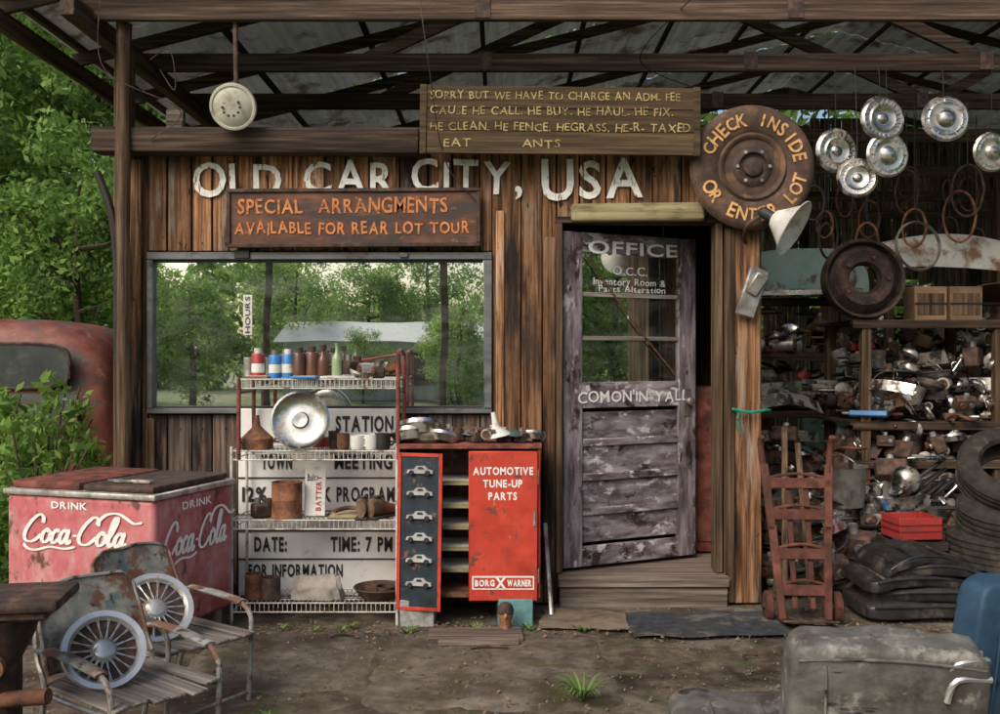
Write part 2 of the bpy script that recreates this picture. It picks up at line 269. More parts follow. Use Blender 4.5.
# ---------------------------------------------------------------- ground
grass=MT('grass_ground',[(.3,(.06,.09,.025)),(.5,(.14,.19,.06)),(.7,(.24,.27,.13))],s=3,rough=.95,bump=.5,bd=.05,over=[((.3,.26,.2),.35,.5,.6)],rnd=0)
m=M(); m.sheet(lambda u,v:(-250+500*u,-250+500*v,-.012),2,2,grass); g=m.obj('ground'); g['kind']='structure'
dirt=MT('dirt_yard',[(.3,(.024,.017,.011)),(.43,(.068,.05,.032)),(.55,(.12,.093,.063)),(.72,(.2,.162,.118))],s=8,det=12,nr=.68,rough=.93,bump=.8,bd=.02,rnd=0,off=False,
   over=[((.175,.15,.118),(1.1,1.5,1),.53,.63),((.024,.017,.011),1.9,.5,.64,.5),((.05,.058,.017),3.2,.57,.66),((.038,.027,.018),(24,24,24),.57,.67)])
def yd(u,v):
    x=-2.9+11*u; y=-5.6+14*v
    z=.012*noise.noise(Vector((x*1.7,y*1.7,0)))+.005*noise.noise(Vector((x*7,y*7,0)))+.005
    if u<.001: x+=.35*noise.noise(Vector((0,y*1.2,3)))
    return (x,y,z*.6)
m=M(); m.sheet(yd,160,200,dirt); g=m.obj('yard_dirt'); g['kind']='structure'
conc=MT('worn_concrete',[(.3,(.05,.038,.027)),(.45,(.1,.08,.058)),(.6,(.155,.13,.098)),(.75,(.22,.19,.15))],s=9,det=12,nr=.65,rough=.9,bump=.5,bd=.01,rnd=.03,over=[((.036,.025,.016),2.0,.48,.64,.55),((.065,.065,.024),4,.58,.67),((.045,.033,.023),(22,22,22),.58,.68)])
m=M()
slabs=[(-1.5,-.64,-1.5,-.62),(-.58,.5,-1.75,-.62),(.25,1.75,-.58,-.06)]
for (x0,x1,y0,y1) in slabs:
    n=90; pts=[]
    cx,cy=(x0+x1)/2,(y0+y1)/2
    for k in range(n):
        a=2*math.pi*k/n; c,s_=math.cos(a),math.sin(a); q=min(1/max(abs(c),abs(s_)),1.3); j=1+.14*noise.noise(Vector((c*2,s_*2,x0*5)))+.05*noise.noise(Vector((c*9,s_*9,x0*5)))+.02*noise.noise(Vector((c*30,s_*30,x0*5)))
        pts.append((cx+c*q*(x1-x0)/2*j,cy+s_*q*(y1-y0)/2*j))
    vs=[(p[0],p[1],.0125) for p in pts]+[(cx+(p[0]-cx)*1.05,cy+(p[1]-cy)*1.05,.0) for p in pts]
    m.add(vs,[list(range(n))]+[[k,(k+1)%n,n+(k+1)%n,n+k] for k in range(n)],conc)
g=m.obj('concrete_pavement'); g['kind']='structure'
peb=MT('pebbles',[(.3,(.06,.05,.04)),(.7,(.22,.185,.15))],s=30,rough=.95,rnd=.5)
m=M()
for i in range(4200):
    x=R.uniform(-2.6,3.4); y=R.uniform(-2.9,-.1) if R.random()<.75 else R.uniform(0,3)
    if y>0 and x<1.7: continue
    if noise.noise(Vector((x*1.5,y*1.5,9)))<-.1: continue
    r=R.uniform(.002,.008)*(2 if R.random()<.06 else 1)
    m.add([(x+r,y,.012),(x,y+r*.8,.012),(x-r,y,.01),(x,y-r*.9,.012),(x+r*.2,y,.013+r)],[[0,1,4],[1,2,4],[2,3,4],[3,0,4]],peb)
g=m.obj('gravel'); g['kind']='stuff'
m=M(); litt=MT('dry_leaf',[(.3,(.08,.045,.02)),(.7,(.24,.15,.075))],s=20,rough=.9,rnd=.5)
for i in range(1500):
    x=R.choice([R.uniform(-2.4,3),R.gauss(-.2,.7),R.gauss(1.9,.5)]); y=R.choice([R.uniform(-2.6,-.05),R.gauss(-.62,.08)]); a=R.uniform(0,6.3); s_=R.uniform(.006,.018); c,q=math.cos(a)*s_,math.sin(a)*s_
    z=.018+R.random()*.006
    m.add([(x-c,y-q,z),(x+q*.5,y-c*.5,z+.004),(x+c,y+q,z+R.uniform(0,.012)),(x-q*.5,y+c*.5,z)],[[0,1,2,3]],litt)
g=m.obj('leaf_litter'); g['kind']='stuff'
# ---------------------------------------------------------------- office shack
XL,XR=F(120),F(761); WX0,WX1,WZ0,WZ1=F(150),F(492),H(413),H(253); DX0,DX1,DZ0,DZ1=F(557),F(722),.2,H(229); TOPZ=H(132)
shack=T('office_shack','weathered board office shack with big window and half glazed door','shack')
m=M()
x=XL
def seg(x0,x1,z0,z1,mt):
    if z1-z0<.03 or x1-x0<.01: return
    m.box(((x0+x1)/2,R.uniform(-.009,.009)-.012,(z0+z1)/2),(x1-x0-R.uniform(.004,.014),.024,z1-z0),mt,rot=(R.uniform(-.003,.003),R.uniform(-.004,.004),R.uniform(-.03,.03)),bev=.003)
    for zz in (z0+.05,z1-.08):
        m.cyl(((x0+x1)/2,-.02,zz),((x0+x1)/2,-.031,zz),.005,rustd,seg=6)
while x<XR-.01:
    w=R.uniform(.11,.19); x1=min(x+w,XR)
    for a in (WX0,WX1,DX0,DX1):
        if x<a-.03<x1: x1=a
    if XR-x1<.04: x1=XR
    mid=(x+x1)/2
    if WX0<mid<WX1: seg(x,x1,WZ1+.01,TOPZ,w_wall); seg(x,x1,.06+R.uniform(-.03,.02),WZ0-.01,w_low)
    elif DX0<mid<DX1: seg(x,x1,DZ1+.07,TOPZ,w_wall)
    else: seg(x,x1,.05+R.uniform(-.03,.03),TOPZ,w_wall)
    x=x1
for X in (XL,XR):
    y=.03
    while y<3.4:
        w=R.uniform(.1,.16); m.box((X,y+w/2,TOPZ/2+.02),(.024,w-.006,TOPZ-.04),w_wall,bev=.003); y+=w
m.obj('wall',shack)
for b in ((XL+.03,WX0,.02,.04,.05,TOPZ-.02),(WX0,WX1,.02,.04,.05,WZ0-.02),(WX0,WX1,.02,.04,WZ1+.02,TOPZ-.02),(WX1,DX0-.02,.02,.04,.05,TOPZ-.02),(DX0-.02,DX1+.02,.02,.04,DZ1+.08,TOPZ-.02),(DX1+.02,XR-.03,.02,.04,.05,TOPZ-.02)):
    m=M(); m.bx(*b,w_dark); m.obj('inner_lining',shack)
m=M(); m.bx(XL+.03,XR-.03,3.4,3.43,.05,TOPZ-.02,w_low); m.obj('rear_wall',shack)
m=M(); m.bx(XL+.02,XR-.02,-.005,3.42,.1,.19,w_step); m.obj('floor',shack)
m=M(); m.bx(XL-.05,XR+.05,.045,3.5,TOPZ+.005,TOPZ+.04,w_dark); m.obj('ceiling',shack)
m=M(); m.box((F(262),-.11,H(146)),(F(422)-F(103),.16,.15),w_beam,rot=(.03,.004,0),bev=.02,seg=2); m.obj('header_beam',shack)
m=M(); m.bx(XL,DX0-.02,-.045,-.03,.02,.14,w_low,bev=.004); m.obj('baseboard',shack)
for c,d,mt,ro in (((F(133),-.045,1.36),(.14,.03,2.66),w_wall,.004),((F(153),-.04,.58),(.05,.03,1.1),w_post,0),((F(744),-.05,1.15),(.17,.045,2.25),w_wall,-.006),((F(727),-.06,1.15),(.055,.06,2.24),w_post,0),((F(549),-.045,1.12),(.07,.03,2.2),w_wall,.003),((F(500),-.038,1.2),(.05,.02,2.36),w_wall,0)):
    m=M(); m.box(c,d,mt,bev=.006,rot=(0,ro,0)); m.obj('trim_board',shack)
m=M()
m.bx(DX0-.01,DX0+.03,-.05,.1,.2,DZ1+.03,w_post,bev=.004).bx(DX1-.045,DX1-.005,-.045,.1,.2,DZ1+.03,w_post,bev=.004)
m.bx(DX0-.01,DX1,-.03,.1,DZ1+.032,DZ1+.072,w_beam,bev=.004)
m.obj('door_frame',shack)
win=bpy.data.objects.new('window',None); COL.objects.link(win); win.parent=shack
m=M()
m.bx(WX0,WX1,-.06,-.0,WZ1-.045,WZ1,alum,bev=.004).bx(WX0,WX1,-.065,-.0,WZ0,WZ0+.03,alum,bev=.004)
m.bx(WX0,WX0+.035,-.058,-.002,WZ0+.032,WZ1-.047,alum,bev=.004).bx(WX1-.05,WX1,-.058,-.002,WZ0+.032,WZ1-.047,alum,bev=.004)
m.bx(WX0+.04,WX1-.055,-.035,-.02,WZ0+.032,WZ0+.044,kpaint).bx(WX0+.04,WX1-.055,-.035,-.02,WZ1-.06,WZ1-.048,kpaint)
m.obj('frame',win)
m=M(); m.bx(WX0+.03,WX1-.045,-.018,-.012,WZ0+.025,WZ1-.04,glass); m.obj('glass_pane',win)
for c,d,mt in (((F(245),-.05,WZ1-.015),(.09,.03,.05),kpaint),((F(405),-.05,WZ1-.02),(.05,.03,.03),alum)):
    m=M(); m.box(c,(d[0],d[1]+.02,d[2]),mt,bev=.004); m.obj('latch',win)
m=M(); m.bx(F(244),F(253),-.0215,-.0205,H(335),H(295),cream)
m.xf=Matrix.Translation((F(251),-.024,H(333)))@Matrix.Rotation(rad(-90),4,'Y'); m.text('HOURS',0,.22,-.0,.03,0,kpaint); m.obj('sticker',win)
for t,a,b,z0,z1 in (('OLD',195,283,197,162),('CAR',305,395,195,162),('CITY,',412,522,193,161),('USA',541,642,199,160)):
    m=M(); m.text(t,F(a),F(b),H(z0),H(z1),-.038,wpaint,hand=.6,off=.018); m.obj('painted_lettering',shack)
m=M(); m.box((F(636),-.065,H(214)),(.8,.06,.11),w_pale,bev=.02,seg=3,rot=(0,-.01,0)); m.obj('door_hood',shack)
m=M(); m.bx(DX0,DX1+.02,-.13,.0,.13,.195,w_step,bev=.008,rn=.7).bx(DX0+.01,DX1+.01,-.115,-.02,.0,.127,w_step,bev=.006,rn=.4); m.obj('door_step',shack)
# DOOR
door=bpy.data.objects.new('door',None); COL.objects.link(door); door.parent=shack; door.location=(DX0+.04,.0,.215); door.rotation_euler=(0,0,rad(26))
DW,DH=.99,2.05
m=M(); gx0,gx1,gz0,gz1=.135,.855,1.13,2.05-.12
m.bx(0,gx0,0,.045,0,DH,w_door,bev=.004).bx(gx1,DW,0,.045,0,DH,w_door,bev=.004)
m.bx(gx0+.001,gx1-.001,.002,.043,gz1,DH,w_doorh,bev=.003).bx(gx0+.001,gx1-.001,.002,.043,.97,gz0,w_doorh,bev=.003).bx(gx0+.001,gx1-.001,.002,.043,0,.12,w_doorh,bev=.003)
for k in range(3): z=.12+.85/4*(k+1); m.bx(gx0+.001,gx1-.001,.004,.041,z-.024,z+.024,w_doorh,bev=.006)
for z in (1.4,1.67): m.bx(gx0,gx1,.006,.04,z-.014,z+.014,w_slat,bev=.003)
m.obj('door_leaf',door)
for k in range(4):
    z0=.12+.85/4*k; m=M(); m.bx(gx0+.002,gx1-.002,.024,.03,z0+.024,z0+.85/4-.024,w_doorh); m.obj('panel',door)
m=M(); m.bx(gx0,gx1,.02,.024,gz0,gz1,glassd); m.obj('glass_pane',door)
m=M(); m.tube([(gx0+.03,-.004,gz1-.03),(.35,-.006,1.68),(.6,-.005,1.4),(gx1-.03,-.004,gz0+.04)],.0055,rust,seg=6); m.obj('cord',door)
for t,a,b,z0,z1,y,mt,hd_,of in (('COMON\'IN YALL',.1,.92,1.005,1.075,-.004,cpaint,.8,.014),('OFFICE',.17,.84,gz1-.005,DH-.045,-.006,opw,.2,.02),('O.C.C.',.36,.62,1.8,1.855,.014,cpaint,.8,0),('Inventory Room &',.22,.76,1.735,1.78,.014,cpaint,.8,0),('Parts Alteration',.25,.75,1.69,1.73,.003,cpaint,.8,0)):
    m=M(); m.text(t,a,b,z0,z1,y,mt,hand=hd_,off=of); m.obj('painted_lettering',door)
m=M(); m.cyl((DW-.07,0,1.0),(DW-.07,-.03,1.0),.02,steel).lathe([(.001,.06),(.022,.055),(.028,.04),(.02,.025),(.01,.02)],steel,(DW-.07,0,1.0),(0,-1,0),16).bx(DW-.095,DW-.045,-.004,0,.9,1.08,steel,bev=.001); m.obj('handle',door)
isf=T('interior_shelf','wooden shelf inside the office','shelf')
for z in (.9,1.3,1.7,2.1): m=M(); m.bx(-1.9,.4,3.0,3.35,z,z+.03,w_post); m.obj('shelf_board',isf)
for X in (-1.9,-.75,.4): m=M(); m.bx(X,X+.04,3.02,3.34,.19,2.2,w_post); m.obj('upright',isf)
for i in range(24):
    m=M(); h=R.uniform(.1,.16); m.box((0,0,h/2),(R.uniform(.08,.16),.15,h),R.choice([card,cream,red,blue,steel]),bev=.004); m.top('stock_box','small boxed part on the interior shelf','box',loc=(-1.8+(i%8)*.27,3.15,(.93,1.33,1.73)[i//8]),group='boxes on interior shelf')
m=M(); m.bx(WX0,WX1,.045,.3,WZ0-.04,WZ0-.01,w_post,bev=.003); m.obj('window_sill',shack)
for i in range(15):
    h=R.uniform(.1,.3); r=R.uniform(.04,.08); mt=R.choice([cream,whitep,card,rust,blue,steel,cream]); m=M()
    if i%2: m.box((0,0,h/2),(r*2.4,.12,h),mt,bev=.004)
    else: m.lathe([(.001,0),(r,0),(r,h*.7),(r*.5,h*.85),(r*.5,h),(.001,h)],mt,seg=16)
    m.top('sill_jar','dusty jar or box standing inside the window','jar',loc=(WX0+.12+i*.128,.16,WZ0-.01),group='jars inside the window')
m=M(); m.box((1.38,.75,.75),(.3,.35,1.1),rustred,bev=.02,seg=2); m2=M(); m2.box((1.38,.565,.75),(.24,.012,.95),rustred,bev=.003); m2.bx(1.28,1.3,.54,.558,.7,.82,steel)
t=T('red_locker','dull red metal locker just inside the office doorway','locker'); m.obj('body',t); m2.obj('door',t)
# ---------------------------------------------------------------- signs
s1=T('admission_sign','brown wooden sign with faded yellow writing above the eave','sign',loc=(F(558),-.2,H(129)),rot=(rad(-3),rad(0.6),0))
m=M(); hw,hh=.82,.2
for k in range(3): m.bx(-hw+.004*k,hw-.006*k,-.012,.012,-hh+k*.134+.001,-hh+(k+1)*.134-.001,signbr,bev=.003)
m.bx(-hw,-hw+.04,-.02,.014,-hh-.005,hh+.005,signbr,bev=.003).bx(hw-.04,hw,-.02,.014,-hh-.005,hh+.005,signbr,bev=.003)
m.obj('board',s1)
for t,z,a,b in (('SORRY BUT WE HAVE TO CHARGE AN ADM. FEE',.125,-.76,.7),('CAUSE HE CALL. HE BUY. HE HAUL. HE FIX.',.035,-.76,.66),('HE CLEAN. HE FENCE. HEGRASS. HE-R- TAXED',-.06,-.76,.76),('EAT',-.16,-.68,-.52),('ANTS',-.16,-.22,0)):
    m=M(); m.text(t,a,b,z-.004,z+.046,-.0165,ypaint,hand=1,off=.004); m.obj('lettering',s1)
s2=T('tour_sign','rusty red metal sign with orange lettering hung over window','sign',loc=(F(356),-.09,H(220)),rot=(0,rad(-.3),0))
m=M(); hw,hh=.755,.175; m.bx(-hw,hw,-.008,.008,-hh,hh,signrd,bev=.002)
for a,b,c,d in ((-hw,hw,hh-.022,hh),(-hw,hw,-hh,-hh+.022)): m.bx(a,b,-.022,-.009,c,d,rustd,bev=.003)
for a in (-hw,hw-.022): m.bx(a,a+.022,-.021,-.009,-hh+.023,hh-.023,rustd,bev=.003)
m.obj('panel',s2)
for t,a,b,z0,z1 in (('SPECIAL  ARRANGMENTS',-.69,.56,.03,.118),('AVAILABLE FOR REAR LOT TOUR',-.71,.69,-.095,-.025)):
    m=M(); m.text(t,a,b,z0,z1,-.0125,opaint,hand=.9,off=.02); m.obj('lettering',s2)
ws=T('wheel_sign','round rusty wheel with painted words hung beside doorway','sign',loc=(F(746),-.12,H(172)))
diskm=MT('wheel_disc_brown',[(.3,(.02,.013,.01)),(.5,(.06,.034,.022)),(.7,(.13,.07,.04))],s=9,rough=.75,rnd=.05,over=[((.2,.1,.05),7,.56,.68)])
m=M(); m.lathe([(.001,.0),(.2,.0),(.22,-.02),(.34,-.02),(.365,0),(.37,.02),(.35,.045),(.33,.05),(.22,.045),(.205,.035)],diskm,(0,0,0),(0,-1,0),48); m.obj('disc',ws)
m=M(); m.lathe([(.205,.035),(.19,.05),(.175,.045),(.165,.03),(.12,.034)],diskm,(0,0,0),(0,-1,0),48); m.lathe([(.12,.034),(.105,.05),(.085,.055),(.075,.035),(.06,.03),(.055,.05),(.03,.06),(.001,.06)],rustd,(0,0,0),(0,-1,0),48)
for k in range(6): a=k*math.pi/3; m.cyl((.095*math.cos(a),-.05,.095*math.sin(a)),(.095*math.cos(a),-.065,.095*math.sin(a)),.011,steel,seg=6)
m.obj('hub',ws)
wsp=MT('gold_letters',[(.3,(.45,.22,.07)),(.6,(.64,.36,.14))],s=20,rough=.75,bump=0,over=[((.14,.065,.035),25,.57,.66)],rnd=.2)
def arc(m,t,r,a0,a1,bot=False,h=.08):
    n=len(t)
    for i,ch in enumerate(t):
        if ch==' ': continue
        a=rad(a0+(a1-a0)*i/(n-1)); v,f=glyph(ch,.022); w=max(p[0] for p in v); rt=(a+math.pi/2) if bot else (a-math.pi/2); rt+=R.uniform(-.1,.1)
        k=h/.72*R.uniform(.9,1.08); P=[]
        for p in v:
            x=(p[0]-w/2)*k*.85; z=(p[1]-.36)*k; P.append((r*math.cos(a)+x*math.cos(rt)-z*math.sin(rt),-.054,r*math.sin(a)+x*math.sin(rt)+z*math.cos(rt)))
        m.add(P,f,wsp)
m=M(); arc(m,'CHECK INSIDE',.28,158,12); m.obj('lettering',ws)
m=M(); arc(m,'OR ENTER LOT',.28,205,345,True); m.obj('lettering',ws)
# ---------------------------------------------------------------- shed: roof, trusses, posts
shed=T('open_shed','open sided shed with metal roof on timber trusses','shed')
def rz(X): return 3.66+.25*(X+2.3) if X<4 else 3.66+.25*6.3-.25*(X-4)
m=M()
def rf(x0,x1,y0,y1):
    nx=int((x1-x0)/.05)
    def fn(u,v):
        X=x0+(x1-x0)*u; Y=y0+(y1-y0)*v; i=round(u*nx); return (X,Y,rz(X)+.1+(.018 if i%4<2 else 0))
    m.sheet(fn,nx,1,tin,0,False,R.random())
Y0=-.55
for k in range(7): rf(-2.95,4,Y0+k*1.22,Y0+(k+1)*1.22-(.04 if k in(2,4) else 0)); 
for k in range(7): rf(4,10.9,Y0+k*1.22,Y0+(k+1)*1.22+.03)
m.obj('roof',shed)
for i,y in enumerate((-.28,.72,1.72,2.9,4.6,6.2,7.7)):
    m=M(); zb=3.5
    m.bx(-2.5,10.4,y-.022,y+.022,zb-.06,zb+.06,w_beam,bev=.004)
    def seg2(a,b,o): 
        a=Vector(a);b=Vector(b); d=b-a; L=d.length; m.box(((a.x+b.x)/2,y+o,(a.z+b.z)/2),(L,.036,.085),w_beam,rot=(0,-math.atan2(d.z,d.x),0),bev=.003)
    seg2((-2.9,0,rz(-2.9)+.0),(4,0,rz(4)),0.0); seg2((4,0,rz(4)),(10.6,0,rz(10.6)),0.0)
    X=-1.0; up=True; st_=2.2
    while X<9.4 and i in (0,1,2):
        a=(X,0,zb) ; b=(X+st_,0,rz(X+st_)-.03)
        if not up: a=(X,0,rz(X)-.03); b=(X+st_,0,zb)
        seg2(a,b,.041); up=not up; X+=st_
    for X in (-.1,1.7,3.3): m.bx(X-.045,X+.045,y-.028,y-.024,zb-.05,zb+.07,rustd)
    m.obj('roof_truss',shed)
X=-2.85
while X<10.6: m=M(); m.bx(X-.02,X+.02,-.55,8.0,rz(X)+.05,rz(X)+.09,w_rafty); m.obj('purlin',shed); X+=.9
for a,b in ((-2.42,-2.34),(-2.9,-2.86)): m=M(); m.bx(a,b,-.55,8,3.38,3.5,w_rafty,bev=.004); m.obj('eave_beam',shed)
for (X,Y,wd) in ((-2.34,.16,.1),(-2.3,4.2,.13),(5.2,1.35,.13),(2.5,5,.13),(5.6,5,.13),(1.9,7.8,.13),(4.6,7.8,.13),(7.6,-.4,.13),(7.6,4,.13)):
    m=M(); m.box((X,Y,1.7),(wd,wd,3.38),w_post,bev=.008,rot=(0,R.uniform(-.005,.005),0)); m.obj('post',shed)
m=M(); X=-2.3
while X<9:
    w=R.uniform(.14,.22)
    if 3.1<X<3.7 or 5.3<X<5.8: spans=((.0,1.1),(2.6,4.9))
    elif 4.3<X<5.2: spans=((0,2.2),(2.75,4.9))
    else: spans=((0,4.8),)
    if X<1.4: spans=((2.6,rz(X)),)
    for a,b in spans: m.box((X+w/2,7.95,(a+min(b,rz(X)))/2),(w-.012,.025,min(b,rz(X))-a),w_low)
    X+=w
m.obj('rear_wall',shed)
m=M()
m.tube([(-2.22,-.2,0),(-2.2,-.2,1.2),(-2.21,-.2,2.4),(-2.2,-.2,3.45)],lambda t:.042+.005*math.sin(t*20),w_post,seg=10); m.top('log_pole','thin bare log pole standing at the shack corner','pole')
m=M(); m.tube([Q(122,470,-.12),Q(119,380,-.12),Q(118,280,-.12),Q(112,215,-.12),Q(97,172,-.12)],lambda t:.03-.008*t,w_dark,seg=8); m.top('bent_bar','dark curved bumper bar leaning on shack corner','bumper bar')
for pts in ([Q(100,0,-.4),Q(105,70,-.4),Q(180,110,-.3),Q(150,140,-.2)],[Q(420,0,-.4),Q(428,60,-.4),Q(445,160,-.2),Q(480,205,-.1)],[Q(150,60,-.2),Q(170,50,-.2),Q(175,90,-.2),Q(160,70,-.2)],[Q(690,0,-.4),Q(640,60,0.3),Q(700,90,.7)]):
    m=M(); m.tube(pts,.0035,kpaint if pts[0].x>-1.5 else rustd,seg=5,sub=8); m.top('hanging_wire','thin loose wire drooping from the roof truss','wire',group='wires drooping from roof')
lf=T('round_vent_lamp','round cream fixture hung under the roof beam','lamp',loc=Q(233,107,-.3))
m=M(); m.lathe([(.001,.03),(.05,.03),(.075,.026),(.1,.018),(.112,.01),(.118,.016),(.13,.014),(.134,-.01),(.12,-.05),(.06,-.09),(.001,-.1)],lampc,(0,0,0),(.1,-1,-.35),36); m.obj('shade',lf)
m=M()
for k in range(10): a=k*.628; m.cyl((.05*math.cos(a),-.035,.05*math.sin(a)-.012),(.05*math.cos(a),-.041,.05*math.sin(a)-.013),.008,kpaint,seg=8)
m.obj('grille',lf)
m=M(); m.tube([(0,.05,.02),(.0,.07,.1),(.0,.04,.6)],.014,rustd,seg=7); m.obj('bracket',lf)
m=M(); m.bx(-.05,.05,-.03,.03,-.07,.07,w_step,bev=.006); m.top('small_wood_block','small grey box fixed above the header beam','box',loc=Q(176,122,-.1))
m=M(); ax=Vector((.72,-.42,-.5)).normalized()
wl=T('wall_floodlight','pale enamel cone floodlight on bent arm beside doorway','lamp',loc=(1.655,-.3,H(232)))
m.lathe([(.03,-.1),(.05,-.09),(.08,-.05),(.145,.03),(.175,.04),(.172,.045),(.14,.035),(.075,-.045),(.03,-.06)],cream,(0,0,0),ax,32); m.obj('lamp_shade',wl)
m=M(); m.lathe([(.03,-.1),(.035,-.17),(.02,-.19),(.001,-.19)],kpaint,(0,0,0),ax,16).tube([ax*-.15,Vector((-.2,.1,.02)),Vector((-.2,.2,-.05)),Vector((-.15,.27,-.1))],.012,rustd); m.obj('arm',wl)
m=M(); m.ball(tuple(ax*-.02),.035,cream); m.obj('bulb',wl)
m=M(); m.box((0,0,0),(.12,.03,.3),steel,rot=(0,rad(18),0),bev=.01).box((.02,-.03,.05),(.08,.05,.14),steel,rot=(.3,rad(30),0),bev=.01).cyl((0,.02,0),(0,.2,0),.015,rustd)
m.top('metal_bracket_box','dented grey metal box nailed to the door post','metal box',loc=(F(747),-.12,H(294)))
m=M(); m.tube([(F(728),-.1,H(408)),(F(745),-.12,H(411)),(F(763),-.1,H(409)),(F(768),-.05,H(412))],.009,ropeg).tube([(F(735),-.1,H(410)),(F(733),-.12,H(420)),(F(736),-.11,H(432))],.006,ropeg); m.top('green_rope','short green rope tied around the door post','rope')
# ---------------------------------------------------------------- hubcaps
def hubm(r,st=0,mt=chrome):
    m=M()
    if st==0: p=[(.001,.16),(.12,.15),(.2,.12),(.24,.06),(.3,.05),(.55,.16),(.6,.12),(.66,.1),(.85,.16),(.93,.12),(1,.02),(.98,0)]
    elif st==1: p=[(.001,.3),(.2,.28),(.34,.2),(.4,.1),(.5,.08),(.7,.14),(.8,.1),(.9,.12),(1,.03),(.98,0)]
    else: p=[(.001,.1),(.25,.12),(.3,.02),(.5,0),(.8,.06),(.92,.16),(1,.12),(1.0,.02)]
    m.lathe([(a*r,b*r) for a,b in p],mt,(0,0,0),(0,-1,0),36)
    if st!=2:
        for k in range(24 if st==0 else 12):
            a=k*2*math.pi/(24 if st==0 else 12); c,s_=math.cos(a),math.sin(a); m.box((.75*r*c,-.14*r,.75*r*s_),(.2*r,.03*r,.05*r),mt,rot=(0,-a,0))
    return m
HG='hubcaps hanging from the roof'
for i,(px,py,pr,st) in enumerate(((882,119,23.5,0),(945,119,23.5,1),(836,151,22.5,0),(887,155,22.5,1),(857,178,20,0),(991,152,20,1))):
    y=.4+.06*(i%3); loc=Q(px,py,y); r=pr*(y+D)/970
    h=hubm(r,st); h.tube([(0,.02,r*.7),(.01,.03,r*2),(0,.03,3.42-loc.z)],.003,kpaint,seg=5,sub=2)
    h.top('hubcap',['ribbed chrome hubcap hanging on wire under the roof','domed chrome hubcap hanging on wire under the roof'][st],'hubcap',loc=loc,rot=(R.uniform(-.1,.12),0,R.uniform(-.3,.2)),group=HG)
m=M(); m.lathe([(.1,.0),(.12,.05),(.2,.06),(.26,-.02),(.27,.04),(.29,.05),(.3,0),(.28,-.1),(.14,-.12),(.1,-.02)],rustd,(0,0,0),(0,-1,.1),36)
for k in range(5): a=k*1.257; m.cyl((.16*math.cos(a),-.05,.16*math.sin(a)),(.16*math.cos(a),-.075,.16*math.sin(a)),.014,rust,seg=6)
m.top('rusty_wheel_rim','large rusty wheel rim propped on the parts rack','wheel rim',loc=Q(863,279,1.2)+Vector((0,0,0)))
m=M(); m.lathe([(.17,0),(.18,.02),(.19,0),(.18,-.02),(.17,0)],steel,(0,0,0),(.2,-1,.1),30); m.cyl((0,.02,.18),(0,.04,1.2),.003,kpaint,seg=5); m.top('trim_ring','bare steel wheel trim ring hung from the roof','trim ring',loc=Q(918,246,1.3))
# ---------------------------------------------------------------- window-side rack
rx0,rx1,ry0,ry1=-1.5,-.575,-.46,-.13
rack=T('wire_rack','white wire display rack with red upper frame holding junk','rack')
SZ=[.125,.588,.975,1.375]
for z in SZ:
    m=M(); xa,xb=(rx0,rx1) if z<1.2 else (rx0+.03,rx1-.0)
    for y in (ry0,ry1):
        for dz in (0,.05): m.cyl((xa,y,z-dz),(xb,y,z-dz),.0045,wire,seg=6)
        k=xa
        while k<xb: m.cyl((k,y,z),(k,y,z-.05),.0025,wire,seg=5); k+=.026
    for x in (xa,xb):
        for dz in (0,.05): m.cyl((x,ry0,z-dz),(x,ry1,z-dz),.0045,wire,seg=6)
    k=xa
    while k<xb: m.cyl((k,ry0,z-.003),(k,ry1,z-.003),.0022,wire,seg=5); k+=.026
    for y in (ry0+.11,ry0+.22): m.cyl((xa,y,z-.007),(xb,y,z-.007),.004,wire,seg=6)
    m.obj('shelf',rack)
m=M()
for x in (rx0,rx1):
    for y in (ry0,ry1): m.cyl((x,y,0),(x,y,1.0),.009,wire,seg=8)
m.obj('lower_frame',rack)
m=M()
for x in (rx0+.04,rx1+.005):
    for y in (ry0,ry1): m.cyl((x,y,.93),(x,y,1.52 if x>-1 else 1.38),.012,rustred,seg=8)
    for z in (1.02,1.3): m.cyl((x,ry0,z),(x,ry1,z),.007,rustred,seg=6)
m.tube([(rx1+.005,ry0,1.52),(rx1+.005,ry0+.16,1.54),(rx1+.005,ry1,1.52)],.012,rustred).cyl((rx0+.04,ry1,1.38),(rx1,ry1,1.52),.006,rustred)
m.obj('upper_frame',rack)
mq=T('letter_board_sign','white changeable letter board with black writing behind rack','sign')
bx0,bx1=F(242),F(398)-.0; yb=-.085
boardw=MT('letter_board_white',[(.3,(.68,.68,.66)),(.7,(.84,.84,.82))],s=4,rough=.4,bump=.03,rnd=.02,over=[((.45,.39,.32),6,.58,.74)])
m=M(); m.bx(bx0,bx1,yb,yb+.02,.08,H(408),boardw,bev=.004); m.obj('board',mq)
for z in (H(440),H(476),H(512),H(528),H(556)): m=M(); m.bx(bx0,bx1,yb-.007,yb-.001,z-.004,z+.004,kpaint); m.obj('track',mq)
for t,a,b,z0,z1 in (('STATION',338,395,430,415),('TOWN',265,295,467,453),('MEETING',337,394,467,453),('12%',246,270,499,485),('K PROGRAM',326,396,499,485),('DATE:',258,290,548,534),('TIME: 7 PM',333,394,548,534),('FOR INFORMATION',252,345,573,561)):
    m=M(); m.text(t,F(a),F(b),H(z0),H(z1),yb-.005,kpaint,off=.035); m.obj('lettering',mq)
